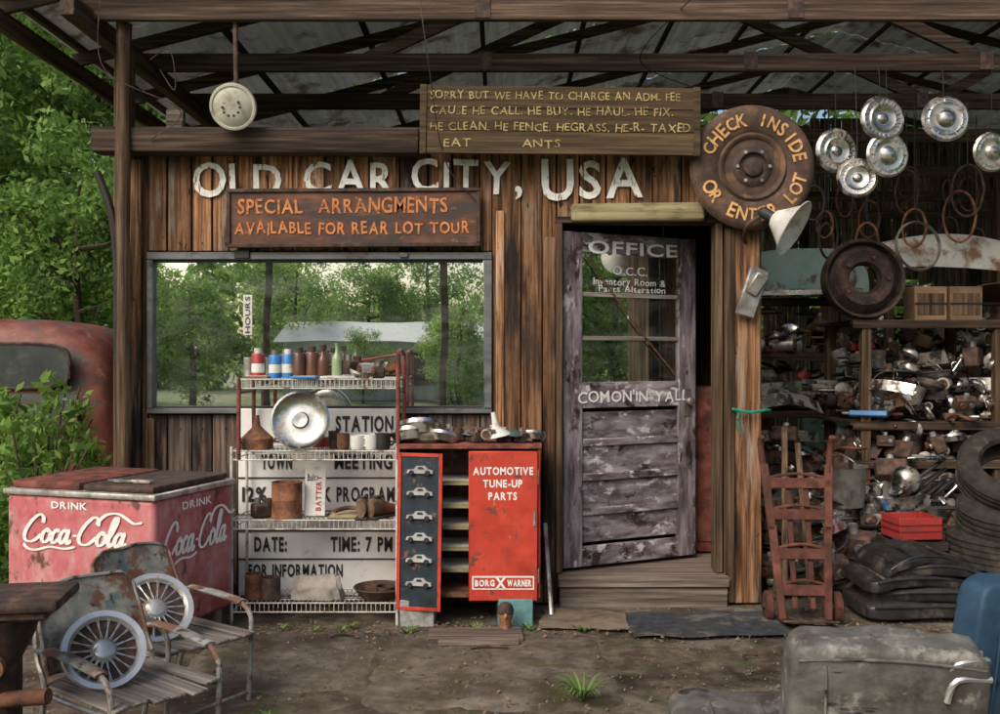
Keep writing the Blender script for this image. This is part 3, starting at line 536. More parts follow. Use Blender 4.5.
def can(px,z,r,h,body,y,top=steel,band=None,nm='spray_can',lb='',ct='can',cap=True,shape=0):
    m=M(); x=(px-500)*(y+D)/970
    if shape==0: m.lathe([(.001,0),(r,0),(r,h*.78),(r*.9,h*.82),(r*.4,h*.85),(r*.4,h),(.001,h)] if cap else [(.001,0),(r,0),(r*1.03,.004),(r,.008),(r,h-.008),(r*1.03,h-.004),(r*.98,h),(r*.9,h-.006),(.001,h-.006)],body,seg=18)
    else: m.lathe([(.001,0),(r,0),(r,h*.5),(r*.85,h*.62),(r*.35,h*.75),(r*.32,h*.95),(r*.42,h*.96),(r*.42,h),(.001,h)],body,seg=18)
    if band: m.lathe([(r*1.01,h*.2),(r*1.01,h*.5)],band,seg=18)
    if cap and top: m.lathe([(.001,h*.84),(r*.6,h*.84),(r*.6,h*1.01),(.001,h*1.01)],top,seg=14)
    return m.top(nm,lb,ct,loc=(x,y,z+.003),rot=(0,0,R.uniform(0,6)),group='bottles and cans on the rack')
y=-.38; z=SZ[3]
can(258,z,.036,.17,redl,y,cream,cream,lb='red and white oil can standing on wire shelf')
can(275,z,.034,.16,blue,y,steel,cream,lb='blue spray can on the wire shelf')
can(288,z,.034,.165,blue,y,cream,cream,lb='blue spray can on the wire shelf')
can(299,z,.036,.175,brownb,y-.02,rustd,nm='brown_bottle',lb='dark brown bottle on the wire shelf',ct='bottle')
can(312,z,.038,.18,brownb,y,rustd,nm='brown_bottle',lb='dark brown bottle on the wire shelf',ct='bottle')
can(323,z,.034,.19,brownb,y,rustd,nm='brown_bottle',lb='dark brown bottle on the wire shelf',ct='bottle',shape=1,)
can(337,z,.03,.2,greeng,y,None,nm='glass_bottle',lb='pale green glass bottle beside rusty parts',ct='bottle',shape=1)
can(249,z,.03,.12,steel,y+.1,None,nm='tin_can',lb='small dull tin can on wire shelf',cap=False)
for i,(px,mt,w) in enumerate(((305,blue,.16),(255,card,.14),(335,cream,.2))):
    m=M(); m.box((0,0,.006+.0),(w,.12,.012),mt,bev=.002).box((0,0,.0135),(w*.8,.08,.002),cream); m.top('paper_booklet','flat faded booklet lying on wire shelf','booklet',loc=((px-500)*5.42/970,-.42+.002*i+.02*i,z+.005),rot=(0,0,R.uniform(-.3,.3)))
def j_part(k):
    m=M()
    if k==0: m.cyl((-.07,0,.05),(.07,0,.05),.05,steel).cyl((.07,0,.05),(.1,0,.05),.02,steel).cyl((-.09,0,.05),(-.07,0,.05),.035,rust).box((0,0.03,.1),(.06,.03,.03),rustd,bev=.004)
    elif k==1: m.lathe([(.001,.02),(.05,.03),(.09,.05),(.1,.06),(.105,.04),(.08,0),(.001,0)],chrome,ax=(.2,-.3,1),seg=22)
    elif k==2: m.box((0,0,.05),(.16,.1,.1),rustd,bev=.012).cyl((-.04,0,.1),(-.04,0,.14),.022,steel).cyl((.04,0,.1),(.04,0,.13),.03,rust).tube([(.08,0,.05),(.12,.02,.06),(.13,.06,.02)],.012,hose)
    elif k==3: m.tube([(-.15,0,.02),(-.05,.05,.03),(.06,-.03,.025),(.16,.02,.02)],.014,rust,seg=8)
    elif k==4: m.box((0,0,.06),(.18,.13,.12),card,bev=.003).box((0,-.066,.07),(.1,.003,.05),cream)
    elif k==5: m.lathe([(.07,0),(.1,0),(.12,.02),(.12,.05),(.1,.07),(.07,.07),(.06,.04),(.07,0)],rubber,seg=24)
    elif k==6: m.lathe([(.001,0),(.055,0),(.057,.004),(.055,.008),(.055,.13),(.057,.134),(.05,.136),(.05,.12),(.001,.12)],rust,seg=18)
    elif k==7: m.lathe([(.04,0),(.085,.01),(.09,.03),(.08,.06),(.05,.07),(.03,.1),(.001,.1)],chrome,ax=(.5,-1,.3),c=(0,0,.08),seg=22)
    elif k==8: m.box((0,0,.015),(.4,.05,.03),chrome,bev=.01,rot=(0,0,.2)).box((.1,.03,.03),(.1,.04,.03),steel,bev=.006)
    elif k==9: m.box((0,0,.08),(.24,.12,.16),rustd,bev=.015).cyl((-.05,-.06,.09),(-.05,-.09,.09),.035,rust).cyl((.06,-.06,.09),(.06,-.08,.09),.03,steel).cyl((0,0,.16),(0,0,.21),.03,steel)
    elif k==10: m.sheet(lambda u,v:(.25*(u-.5),.18*(v-.5),.05+.04*math.sin(u*3.1)*math.sin(v*3.1)),8,8,tealdk,.004)
    elif k==11: m.box((0,0,.03),(.3,.04,.05),blue,bev=.008).cyl((.15,0,.03),(.2,0,.03),.012,steel)
    elif k==12: m.cyl((0,0,0),(0,0,.07),.06,redl,seg=18).cyl((0,0,.07),(0,0,.09),.03,steel)
    elif k==13:
        m.sheet(lambda u,v:(.7*(u-.5),.12*math.sin(3.14*u),.02+.12*v),14,3,chrome,.006); m.sheet(lambda u,v:(.7*(u-.5),.12*math.sin(3.14*u)-.02-.02*math.sin(v*3.14),.04+.06*v),14,4,chrome,.004)
    elif k==14:
        m.lathe([(.001,0),(.1,0),(.13,.24),(.135,.245),(.125,.24),(.095,.01)],steel,seg=24); m.tube([(.13,0,.24),(.1,.04,.3),(0,.06,.33),(-.1,.04,.3),(-.13,0,.24)],.004,steel,seg=5)
    elif k==15:
        m.tube([(.19*math.cos(a*.5236),.19*math.sin(a*.5236),.04) for a in range(13)],.013,hose,seg=8,sub=3)
        for q in range(3): m.tube([(0,0,.01),(.1*math.cos(q*2.09),.1*math.sin(q*2.09),.02),(.18*math.cos(q*2.09),.18*math.sin(q*2.09),.04)],.009,chrome)
        m.cyl((0,0,-.02),(0,0,.03),.03,chrome)
    elif k==16:
        m.tube([((.1+.006*a)*math.cos(a*.7),(.1+.006*a)*math.sin(a*.7),.02+.006*a) for a in range(22)],.013,hose,seg=7,sub=2)
    elif k==17:
        m.ball((0,0,.07),(.1,.06,.06),whitep).cyl((.0,.0,.0),(0,0,.03),.03,steel)
    return m
JL=['rusty starter motor among spare parts','small chrome headlight bowl among spare parts','greasy carburettor block among spare parts','bent rusty pipe lying among parts','worn cardboard parts box','small rubber ring among spare parts','rusty open tin can','chrome headlamp shell among spare parts','chrome trim strip lying among parts','rusty engine block piece','curved teal metal cover among parts','blue jack handle lying among parts','red filter canister among parts','curved chrome bumper section among parts','dented grey steel bucket among parts','old black steering wheel among parts','coiled black rubber hose among parts','chalky white lamp pod among parts']
JN=['starter_motor','headlight_bowl','carburettor','bent_pipe','parts_box','rubber_ring','tin_can','headlamp_shell','trim_strip','engine_part','metal_cover','jack_handle','filter_canister','bumper_section','steel_bucket','steering_wheel_part','coiled_hose','lamp_pod']
JW=[0,0,0,0,1,1,1,2,2,2,2,3,3,3,4,5,6,7,7,7,7,8,8,8,9,9,9,9,10,10,12,13,13,14,15,16,17,0,1,2,3,9,11,16,13]
PR={}
def junk(k,loc,rzz=0,s=1,rx=0,g='loose car parts on racks'):
    if k not in PR:
        o=j_part(k).top(JN[k],JL[k],JN[k].replace('_',' '),loc=loc,rot=(rx,0,rzz),group=g); o.scale=(s,)*3; PR[k]=o; return o
    o=PR[k].copy(); COL.objects.link(o); o.location=loc; o.rotation_euler=(rx,0,rzz); o.scale=(s,)*3; o['group']=g; return o
for px,k,s in ((352,2,.8),(368,0,.8),(385,3,.8),(378,2,.7),(360,1,.7),(392,6,.6)): junk(k,((px-500)*5.5/970,-.36+R.uniform(-.03,.06),SZ[3]+.004+R.random()*.03),R.uniform(0,3),s)
m=M(); m.lathe([(.001,0),(.09,0),(.092,.06),(.05,.1),(.02,.13),(.012,.19),(.001,.19)],rust,seg=20).tube([(.08,0,.04),(.15,0,.08),(.17,0,.05)],.008,rust); m.top('oil_can','rusty red cone shaped oil can on rack','oil can',loc=(Q(257,0,-.36).x,-.36,SZ[2]+.004))
hubm(.165,2).top('chrome_pan','round dished chrome hubcap leaning on rack','hubcap',loc=(Q(299,0,-.47).x,-.43,SZ[2]+.17),rot=(rad(-12),0,.05))
for px,r,h,mt in ((344,.035,.09,rust),(358,.045,.08,cream),(372,.04,.085,cream),(383,.045,.09,kpaint),(333,.03,.1,rustd)):
    m=M(); m.lathe([(.001,0),(r*.85,0),(r,h*.3),(r,h),(r*.93,h),(r*.9,.01),(.001,.01)],mt,seg=20).tube([(r,0,h*.8),(r+.03,0,h*.7),(r+.02,0,h*.3),(r*.95,0,h*.25)],.005,mt)
    m.top('old_mug','old enamel mug standing on the wire shelf','mug',loc=(Q(px,0,-.38).x,-.38+R.uniform(-.03,.03),SZ[2]+.004),rot=(0,0,R.uniform(-1,1)),group='mugs on the rack')
m=M(); r,h=.085,.2; m.lathe([(.001,0),(r,0),(r*1.03,.005),(r,.01),(r,h*.5),(r*1.02,h*.51),(r,h*.53),(r,h-.01),(r*1.03,h),(r*.95,h),(r*.93,.02),(.001,.02)],rust,seg=26); m.top('rusty_paint_can','large rusty open paint can on shelf','paint can',loc=(Q(287,0,-.37).x,-.37,SZ[1]+.004))
m=M(); m.box((0,0,.14),(.12,.012,.28),cream,bev=.002); m.xf=Matrix.Translation((0.035,-.008,.03))@Matrix.Rotation(rad(-90),4,'Y'); m.text('BATTERY',0,.2,0,.03,0,redl,off=.03); m.xf=Matrix(); m.text('Built',-.045,.0,.2,.24,-.008,kpaint,off=.02)
m.top('parts_manual','upright cream battery manual with printed title','manual',loc=(Q(314,0,-.36).x,-.34,SZ[1]+.004),rot=(rad(-8),0,0))
def shoe():
    m=M()
    prof=[(-.13,.028,.1),(-.09,.034,.12),(-.04,.034,.1),(.0,.034,.075),(.05,.04,.06),(.1,.038,.045),(.135,.02,.03)]
    vs=[];fs=[];S=12
    for (x,w,h) in prof:
        for k in range(S): a=2*math.pi*k/S; vs.append((x,w*math.cos(a),.012+h*(.5+.5*math.sin(a))))
    for i in range(len(prof)-1):
        for k in range(S): fs.append([i*S+k,i*S+(k+1)%S,(i+1)*S+(k+1)%S,(i+1)*S+k])
    fs.append(list(range(S))); fs.append([(len(prof)-1)*S+k for k in range(S)]); m.add(vs,fs,leather,True)
    m.box((0,0,.008),(.27,.075,.016),hose,bev=.006); m.lathe([(.02,.1),(.03,.115),(.026,.12),(.015,.1)],kpaint,(-.085,0,.01),seg=12)
    for k in range(4): m.cyl((-.03+.022*k,-.02,.1-.012*k),(-.03+.022*k,.02,.1-.012*k),.003,cloth,seg=5)
    return m
for px,a in ((365,2.7),(385,2.2)): shoe().top('old_shoe','worn brown leather shoe on the wire shelf','shoe',loc=(Q(px,0,-.38).x,-.36,SZ[1]+.004),rot=(0,0,a-1.2),group='pair of old shoes')
m=M(); m.box((0,0,.01),(.22,.15,.02),w_pale,bev=.004); m.top('wood_scrap','flat pale board lying on wire shelf','board',loc=(-.85,-.36,SZ[1]+.004))
for px,r,h,mt in ((253,.05,.14,rust),(270,.055,.12,rustd),(386,.06,.07,rustd)):
    m=M(); m.lathe([(.001,0),(r,0),(r,h),(r*.9,h),(r*.88,.01),(.001,.01)],mt,seg=20); m.top('rusty_jar','rusty metal canister on the bottom shelf','canister',loc=(Q(px,0,-.38).x,-.36,SZ[0]+.004),group='canisters on bottom shelf')
def bagf(u,v):
    a=2*math.pi*u; c,s_=math.cos(a),math.sin(a); q=lambda t:math.copysign(abs(t)**.6,t); k=1-.2*v+.05*math.sin(9*a+v*4); n=noise.noise(Vector((c*2,s_*2,v*3)))
    return (.15*q(c)*k,.06*q(s_)*k*max(.1,1-1.1*max(0,v-.55)*2)+.015*n,.13*v+.02*n*v)
m=M(); m.sheet(bagf,40,14,cloth); m.top('cloth_bag','crumpled dusty grey cloth bag on bottom shelf','bag',loc=(Q(317,0,-.38).x,-.36,SZ[0]+.004))
m=M(); m.lathe([(.001,0),(.1,0),(.14,.05),(.15,.06),(.145,.065),(.1,.01),(.001,.01)],rustd,seg=26); m.top('shallow_bowl','shallow dark metal bowl on bottom shelf','bowl',loc=(Q(375,0,-.38).x+.02,-.34,SZ[0]+.004))
junk(3,(-.8,-.4,SZ[1]+.03),.3,.9); junk(2,(-1.35,-.35,SZ[1]),.6,.8); junk(12,(-1.05,-.2,SZ[2]),0,.8)
# ---------------------------------------------------------------- tune-up cabinet
cab=T('parts_cabinet','open red metal parts cabinet standing on cinder blocks','cabinet')
cx0,cx1,cy0,cy1,cz0,cz1=-.57,.225,-.45,-.12,.155,.985
m=M(); m.bx(cx0,cx1,cy1-.01,cy1,cz0,cz1,rustd).bx(cx0,cx0+.012,cy0,cy1-.01,cz0,cz1,red).bx(cx1-.012,cx1,cy0,cy1-.01,cz0,cz1,red)
m.bx(cx0-.01,cx1+.01,cy0-.02,cy1,cz1+.001,cz1+.03,rustred,bev=.004).bx(cx0+.013,cx1-.013,cy0,cy1-.011,cz0,cz0+.03,rust)
m.bx(-.06,-.045,cy0+.01,cy1-.011,cz0+.03,cz1,rustd)
m.obj('body',cab)
for z in (.3,.42,.54,.66,.79): m=M(); m.bx(cx0+.013,-.061,cy0+.03,cy1-.011,z,z+.012,cream).bx(cx0+.013,-.061,cy0+.025,cy0+.03,z-.01,z+.014,w_pale); m.obj('shelf',cab)
dl=bpy.data.objects.new('door',None); COL.objects.link(dl); dl.parent=cab; dl.location=(-.575,-.49,.1); dl.rotation_euler=(0,rad(.8),rad(-8)); dl['label']='black display door with chrome badges'
m=M(); m.bx(0,.25,-.01,.01,0,.87,black,bev=.003)
for a in (0,.232): m.bx(a,a+.02,-.018,-.0105,0,.87,red,bev=.002)
for a in (0,.85): m.bx(.021,.231,-.017,-.0105,a,a+.02,red,bev=.002)
m.obj('panel',dl)
badge=MT('badge_metal',[(.3,(.35,.35,.34)),(.6,(.68,.68,.66))],s=12,rough=.35,metal=.35,bump=.05,rnd=.1)
for z in (.77,.65,.52,.4,.28,.15):
    m=M(); h=[(-.075,.0),(-.07,.018),(-.035,.022),(-.02,.04),(.03,.042),(.048,.024),(.075,.018),(.078,0)]
    vs=[(x+.125,-.014,z+q-.01) for x,q in h]+[(x*.96+.125,-.026,z+q*.94-.01) for x,q in h]; n=8
    m.add(vs,[list(range(n)),[n+k for k in range(n)]]+[[k,(k+1)%n,n+(k+1)%n,n+k] for k in range(n)],badge)
    for xx in (-.045,.045): m.lathe([(.001,.006),(.012,.006),(.016,0)],kpaint,(.125+xx,-.026,z-.008),(0,-1,0),14)
    m.add([(.115,-.0275,z+.013),(.15,-.0275,z+.013),(.143,-.0275,z+.026),(.118,-.0275,z+.026)],[[0,1,2,3]],kpaint)
    m.obj('car_badge',dl)
dr=bpy.data.objects.new('door',None); COL.objects.link(dr); dr.parent=cab; dr.location=(-.175,-.465,.14); dr['label']='bright red door with white lettering'
m=M(); m.bx(0,.385,-.012,.01,0,.835,red,bev=.005); m.bx(.36,.372,-.02,-.013,.42,.5,steel); m.bx(.385,.392,-.006,.02,.1,.18,steel).bx(.385,.392,-.006,.02,.65,.73,steel); m.obj('panel',dr)
for t,a,b,z in (('AUTOMOTIVE',.025,.36,.705),('TUNE-UP',.08,.3,.635),('PARTS',.11,.27,.565)): m=M(); m.text(t,a,b,z,z+.042,-.0145,cpaint,off=.035); m.obj('lettering',dr)
m=M(); m.bx(.02,.365,-.0155,-.0125,.065,.14,cpaint); m.bx(.028,.357,-.0165,-.0157,.073,.132,red); m.text('BORG',.035,.145,.086,.12,-.0185,cpaint,off=.05).text('WARNER',.215,.35,.086,.12,-.0185,cpaint,off=.05)
m.add([(.15,-.0182,.132),(.165,-.0182,.132),(.208,-.0182,.073),(.193,-.0182,.073),(.193,-.0186,.132),(.208,-.0186,.132),(.165,-.0186,.073),(.15,-.0186,.073)],[[0,1,2,3],[4,5,6,7]],cpaint)
m.obj('emblem',dr)
def block(mt,lb,loc,rz_=0):
    m=M(); w,d,h=.19,.3,.15
    m.bx(-w/2,w/2,-d/2,-d/2+.03,0,h,mt,bev=.004).bx(-w/2,w/2,d/2-.03,d/2,0,h,mt,bev=.004).bx(-w/2,-w/2+.03,-d/2+.031,d/2-.031,0,h,mt).bx(w/2-.03,w/2,-d/2+.031,d/2-.031,0,h,mt).bx(-w/2+.03,w/2-.03,-.015,.015,0,h,mt)
    m.top('cinder_block',lb,'cinder block',loc=loc,rot=(0,0,rz_),group='cinder blocks under the cabinet')
block(concb,'grey cinder block under the parts cabinet',(-.46,-.36,.004)); block(tealb,'teal painted cinder block under the parts cabinet',(.08,-.36,.004),.05)
tz=cz1+.032
for px,k,s,dz in ((412,1,1.15,.0),(428,5,.9,0),(442,1,.9,.0),(455,2,.6,0),(462,3,.7,.02),(475,2,.6,.0),(487,0,.6,.02),(500,1,.7,.03),(512,10,.8,0),(522,3,.7,.0),(532,1,.8,.0),(470,10,.8,.0),(448,9,.45,0),(505,9,.4,0),(480,3,.8,.05),(420,1,1.3,.03),(525,2,.6,0)):
    junk(k,((px-500)*5.5/970,-.36+R.uniform(-.05,.1),tz+dz),R.uniform(0,3),s)
m=M(); m.lathe([(.012,.0),(.018,.06),(.02,.08),(.075,.13),(.08,.14),(.07,.135),(.015,.08)],cream,ax=(.2,0,-1),c=(0,0,.14),seg=24); m.top('funnel','white enamel funnel upside down on the cabinet','funnel',loc=(Q(493,0,-.34).x,-.38,tz+.03))
m=M(); m.tube([(F(545)+.02,-.35,.02),(F(543)+.01,-.06,.5)],.014,steel,sub=1); m.top('leaning_pipe','grey metal pipe leaning against the shack wall','pipe')
for c,d in (((0,0,.012),(.5,.2,.024)),((.02,-.14,.012),(.42,.05,.022))):
    m=M(); m.box(c,d,w_step,bev=.004,rot=(0,0,.04)); m.top('short_plank','short weathered plank lying before the cabinet','plank',loc=(-.13,-.72,.012),group='planks on the ground')
hd=T('carved_head','small reddish carved wooden head on the ground','carving',loc=(.03,-.62,.02))
m=M(); m.lathe([(.001,0),(.03,0),(.034,.02),(.03,.05),(.038,.07),(.042,.095),(.036,.12),(.02,.135),(.001,.137)],woodfig,seg=18); m.ball((0,-.04,.085),(.01,.012,.016),woodfig).ball((.034,0,.085),(.008,.01,.014),woodfig).ball((-.034,0,.085),(.008,.01,.014),woodfig); m.lathe([(.001,-.0),(.02,.0),(.026,.03),(.001,.05)],rustred,(0,-.012,.03),(0,-.5,-1),12); m.obj('head',hd)
for x in (-.014,.014): m=M(); m.ball((x,-.037,.1),(.006,.005,.005),kpaint); m.obj('eye',hd)
m=M(); m.lathe([(.043,.09),(.046,.11),(.034,.14),(.001,.155)],rustd,seg=18); m.obj('hat',hd)
for (x,y,r,k) in ((-.35,-.8,.0,1),(-.28,-.85,.8,1),(-.15,-.95,.1,1.6),(-.9,-.75,.4,1),(1.2,-1.1,.5,.7)):
    m=M(); m.tube([(0,0,.01),(.05*k,.01,.016),(.12*k,-.01,.01)],.008,rustd); m.top('steel_scrap','short bent rusty rod lying on ground','scrap',loc=(x,y,.012),rot=(0,0,r),group='scrap rods on the ground')
m=M(); m.sheet(lambda u,v:(.86*(u-.5)+.03*v+.02*noise.noise(Vector((v*4,0,3))),.46*(v-.5)+.03*noise.noise(Vector((u*4,1,0))),.01+.006*noise.noise(Vector((u*4,v*4,0)))),24,12,matm,.008); m.top('door_mat','dirty black rubber mat before the doorstep','mat',loc=(1.12,-.52,.022),rot=(0,0,.04))
m=M(); m.sheet(lambda u,v:(.62*(u-.5)+.05*v+.03*noise.noise(Vector((v*5,0,3))),.4*(v-.5)+.02*noise.noise(Vector((u*5,0,7))),.006+.01*noise.noise(Vector((u*4,v*4,5)))),16,12,MT('damp_cardboard',[(.3,(.13,.1,.065)),(.7,(.25,.195,.135))],s=(4,12,8),rough=.9,over=[((.08,.06,.04),5,.48,.64)],rnd=.05),.004); m.top('flat_cardboard','flattened brown cardboard sheet on the ground','cardboard',loc=(.52,-.42,.024),rot=(0,0,-.05))
# ---------------------------------------------------------------- drink cooler
ck=T('drink_cooler','faded red soft drink chest cooler with white script lettering','drink cooler',loc=(-1.69,-1.14,0),rot=(0,0,rad(-17.2)))
W_,D_=.9,.69
m=M(); m.bx(-W_,0,0,D_,.12,.8,coke,bev=.03,seg=3); m.obj('body',ck)
m=M(); m.bx(-W_-.012,.012,-.012,D_+.012,.795,.825,steel,bev=.008,seg=2,rn=.95); m.obj('trim',ck)
for b,mt in (((-W_+.02,-W_/2-.01,.02,D_-.02,.827,.865),rustred),((-W_/2+.01,-.02,.02,D_-.02,.827,.86),rustd)): m=M(); m.bx(*b,mt,bev=.012,seg=2); m.obj('lid',ck)
m=M(); m.bx(-.36,-.1,.1,.13,.861,.88,chrome,bev=.005); m.obj('handle',ck)
for x in (-W_+.06,-.06):
    for y in (.06,D_-.06): m=M(); m.cyl((x,y,0),(x,y,.13),.025,steel); m.obj('leg',ck)
def script(m,xf,mt=None):
    S=[]
    C=[(.95,.72),(.92,.95),(.7,1.03),(.4,.8),(.18,.45),(.15,.15),(.35,0),(.65,.05),(.95,.3)]
    o=[(.2,.5),(.05,.38),(0,.15),(.14,0),(.33,.12),(.38,.35),(.22,.5),(.25,.42),(.45,.4)]
    c=[(.3,.4),(.2,.5),(.04,.35),(.0,.12),(.12,0),(.32,.14)]
    a=[(.32,.4),(.2,.5),(.03,.35),(0,.12),(.12,0),(.28,.2),(.38,.5),(.33,.18),(.4,0),(.56,.14)]
    l=[(.0,.12),(.22,.5),(.38,.95),(.3,1.06),(.18,.85),(.1,.3),(.16,0),(.34,.12)]
    def A(p,dx): S.append([(x+dx,z) for x,z in p])
    A(C,0);A(o,1.0);A(c,1.48);A(a,1.86);A([(0,.3),(.2,.32)],2.45);A(C,2.62);A(o,3.62);A(l,4.05);A(a,4.45)
    A([(-.1,-.1),(.2,-.28),(.6,-.3),(1.2,-.16),(1.9,-.2),(2.4,-.1)],.25)
    A([(.5,.78),(.9,1.15),(1.5,1.2),(2.2,.9),(2.6,.95)],2.95)
    m.xf=xf
    for st in S:
        P=cat([Vector((x+.22*z,0,z)) for x,z in st],6); n=len(P); vs=[];fs=[]
        for i,p in enumerate(P):
            t=(P[min(i+1,n-1)]-P[max(i-1,0)]).normalized(); nn=Vector((-t.z,0,t.x)); w=.035+.06*abs(t.z)**1.2
            if i in(0,n-1): w*=.5
            vs+=[p+nn*w+Vector((0,-.0004*(i%5),0)),p-nn*w+Vector((0,-.0004*(i%5),0))]
        for i in range(n-1): fs.append([2*i,2*i+1,2*i+3,2*i+2])
        m.add(vs,fs,mt or cpaint)
    m.xf=Matrix()
m=M(); script(m,Matrix.Translation((-W_+.1,-.006,.56))@Matrix.Diagonal((.128,1,.135,1))); m.obj('script_lettering',ck)
m=M(); m.text('DRINK',-W_/2-.16,-W_/2+.06,.735,.77,-.005,cpaint,off=.03); m.obj('lettering',ck)
X=Matrix.Rotation(rad(90),4,'Z')
m=M(); script(m,Matrix.Translation((.006,.05,.5))@X@Matrix.Diagonal((.112,1,.16,1)),opw); m.obj('script_lettering',ck)
m=M(); m.xf=Matrix.Translation((.005,0,0))@X; m.text('DRINK',.22,.48,.72,.76,0,opw,off=.03); m.xf=Matrix(); m.obj('lettering',ck)
# ---------------------------------------------------------------- chairs
def chair(loc,rz_,lb,tl):
    t=T('metal_chair',lb,'chair',loc=loc,rot=(0,0,rz_),group='old metal chairs beside the cooler'); t.scale=(.88,.88,.84)
    def bk(u,v):
        s=(u-.5)*2; wz=.48*(1-.06*v)
        return (-.22-.13*v+.03*s*s+.012*noise.noise(Vector((u*5,v*5,tl*9))),wz*(u-.5),.42+(.36-.05*abs(s)**6)*v+.012*noise.noise(Vector((u*6,0,tl))))
    m=M(); m.sheet(bk,20,12,chairp,.006); m.tube([bk(0,k/6) for k in range(7)]+[bk(k/8,1) for k in range(1,8)]+[bk(1,1-k/6) for k in range(7)],.009,chairp,seg=6,sub=2); m.obj('backrest',t)
    m=M()
    for k in range(6): m.box((R.uniform(-.015,.02)+.03,-.21+k*.085,.37+.01*math.cos(k*.9)),(.56+R.uniform(-.06,.02),.075,.016),w_slat,rot=(R.uniform(-.12,.12),R.uniform(-.03,.03),R.uniform(-.04,.04)),bev=.005)
    m.obj('seat',t)
    m=M()
    for sy in (-.25,.25):
        m.tube([(-.32,sy*.9,.7),(-.26,sy,.5),(-.2,sy,.36),(-.28,sy,.02)],.012,steel); m.tube([(-.27,sy,.52),(-.1,sy,.53),(.14,sy,.52),(.25,sy,.47),(.27,sy,.36),(.25,sy,.01)],.012,chairp)
        m.tube([(-.2,sy,.35),(0,sy,.345),(.27,sy,.35)],.012,steel)
    m.tube([(.25,-.25,.05),(.25,.25,.05)],.01,steel,sub=1); m.tube([(-.27,-.25,.06),(-.27,.25,.06)],.01,steel,sub=1)
    m.obj('frame',t)
    for sy in (-.25,.25): m=M(); m.sheet(lambda u,v,sy=sy:(-.17+.38*u,sy+.07*(v-.5)*(1-.3*abs(u-.5)),.545-.03*u*u+.006*math.cos((v-.5)*4)),10,4,chairp,.008); m.obj('armrest',t)
    return t
chair((-1.36,-2.33,0),rad(-36),'peeling metal chair with slatted seat holding a hubcap',.3)
chair((-1.4,-1.72,0),rad(-32),'grey green metal chair with slatted seat beside red cooler',1.7)
wirec=MT('bright_wheel_metal',[(.3,(.5,.5,.48)),(.7,(.78,.77,.75))],s=9,rough=.3,metal=.75,bump=0,rnd=.15,over=[((.2,.14,.1),10,.56,.68,.8)])
def rimm(r):
    m=M(); m.lathe([(a*r,b*r) for a,b in ((.3,.04),(.36,.0),(.8,.06))],rustd,(0,0,0),(0,-1,0),40); m.lathe([(a*r,b*r) for a,b in ((.001,.2),(.2,.2),(.28,.14),(.32,.05))],wirec,(0,0,0),(0,-1,0),40)
    m.lathe([(a*r,b*r) for a,b in ((.78,.1),(.86,.2),(1,.22),(1.02,.1),(.9,0),(.3,-.02))],wirec,(0,0,0),(0,-1,0),40)
    for k in range(36): a=k*2*math.pi/36; b=a+(.12 if k%2 else -.12); m.cyl((.28*r*math.cos(a),-.15*r,.28*r*math.sin(a)),(.84*r*math.cos(b),-.13*r,.84*r*math.sin(b)),.012*r,wirec,seg=5)
    return m
rimm(.145).top('wheel_cover','wire spoked chrome wheel cover propped on slatted chair','wheel cover',loc=(-1.44,-2.36,.43),rot=(rad(-34),0,rad(34)),group='wheel covers on the chairs')
rimm(.155).top('wheel_cover','wire spoked chrome wheel cover leaning on chair back','wheel cover',loc=(-1.46,-1.78,.43),rot=(rad(-38),0,rad(36)),group='wheel covers on the chairs')
st=T('rusty_machine_stand','dark rusty cast iron stand with thick flat top','iron stand',loc=(-1.62,-2.66,0),rot=(0,0,rad(10)))
m=M(); m.box((-.05,0,.7),(.46,.3,.04),rustd,bev=.015,seg=2).box((-.05,0,.665),(.38,.24,.035),rustd,bev=.01); m.obj('top_plate',st)
m=M(); m.lathe([(.001,.0),(.15,0),(.14,.06),(.1,.12),(.08,.3),(.08,.5),(.12,.58),(.14,.65)],rustd,c=(-.05,0,0),seg=20).cyl((-.05,-.05,.38),(.14,-.1,.4),.026,rust).box((.06,-.03,.2),(.18,.12,.16),rustd,bev=.01).cyl((-.03,-.09,.5),(-.03,-.12,.5),.04,rust); m.obj('column',st)
m=M(); m.box((.0,0,.03),(.5,.42,.06),rustd,bev=.015); m.obj('base',st)
# ---------------------------------------------------------------- hand truck
ht=T('hand_truck','dull red iron hand truck leaning beside the doorway','hand truck',loc=(Q(806,0,-.5).x,-.5,0),rot=(rad(-15),0,rad(-4)))
m=M()
for s_ in (-1,1):
    m.box((s_*.14,0,.3),(.045,.03,.52),truckr,rot=(0,s_*.06,0),bev=.005); m.box((s_*.17,0,.72),(.045,.03,.38),truckr,rot=(0,s_*.07,0),bev=.005)
    m.tube([(s_*.182,0,.86),(s_*.192,0,.95),(s_*.2,-.02,1.02),(s_*.2,-.06,1.06)],.019,truckr,seg=8)
m.obj('frame',ht)
for z,w in ((.2,.26),(.4,.29),(.62,.32),(.8,.35)):
    m=M(); m.box((0,-.005,z),(w,.014,.06),truckr,bev=.003).tube([(-w/2,0,z+.03),(0,-.01,z+.055),(w/2,0,z+.03)],.009,truckr,seg=6); m.obj('crossbar',ht)
for x in (-.05,.05): m=M(); m.box((x,.012,.46),(.03,.01,.72),truckr,bev=.002); m.obj('strap',ht)
m=M(); m.box((0,-.07,.03),(.3,.16,.014),rustd,bev=.004); m.obj('toe_plate',ht)
for s_ in (-1,1):
    m=M(); m.lathe([(.02,-.02),(.07,-.022),(.085,-.015),(.085,.015),(.07,.022),(.02,.02)],truckr,(s_*.19,.05,.115),(1,0,0),26).cyl((s_*.16,.05,.115),(s_*.225,.05,.115),.018,rustd); m.obj('wheel',ht)
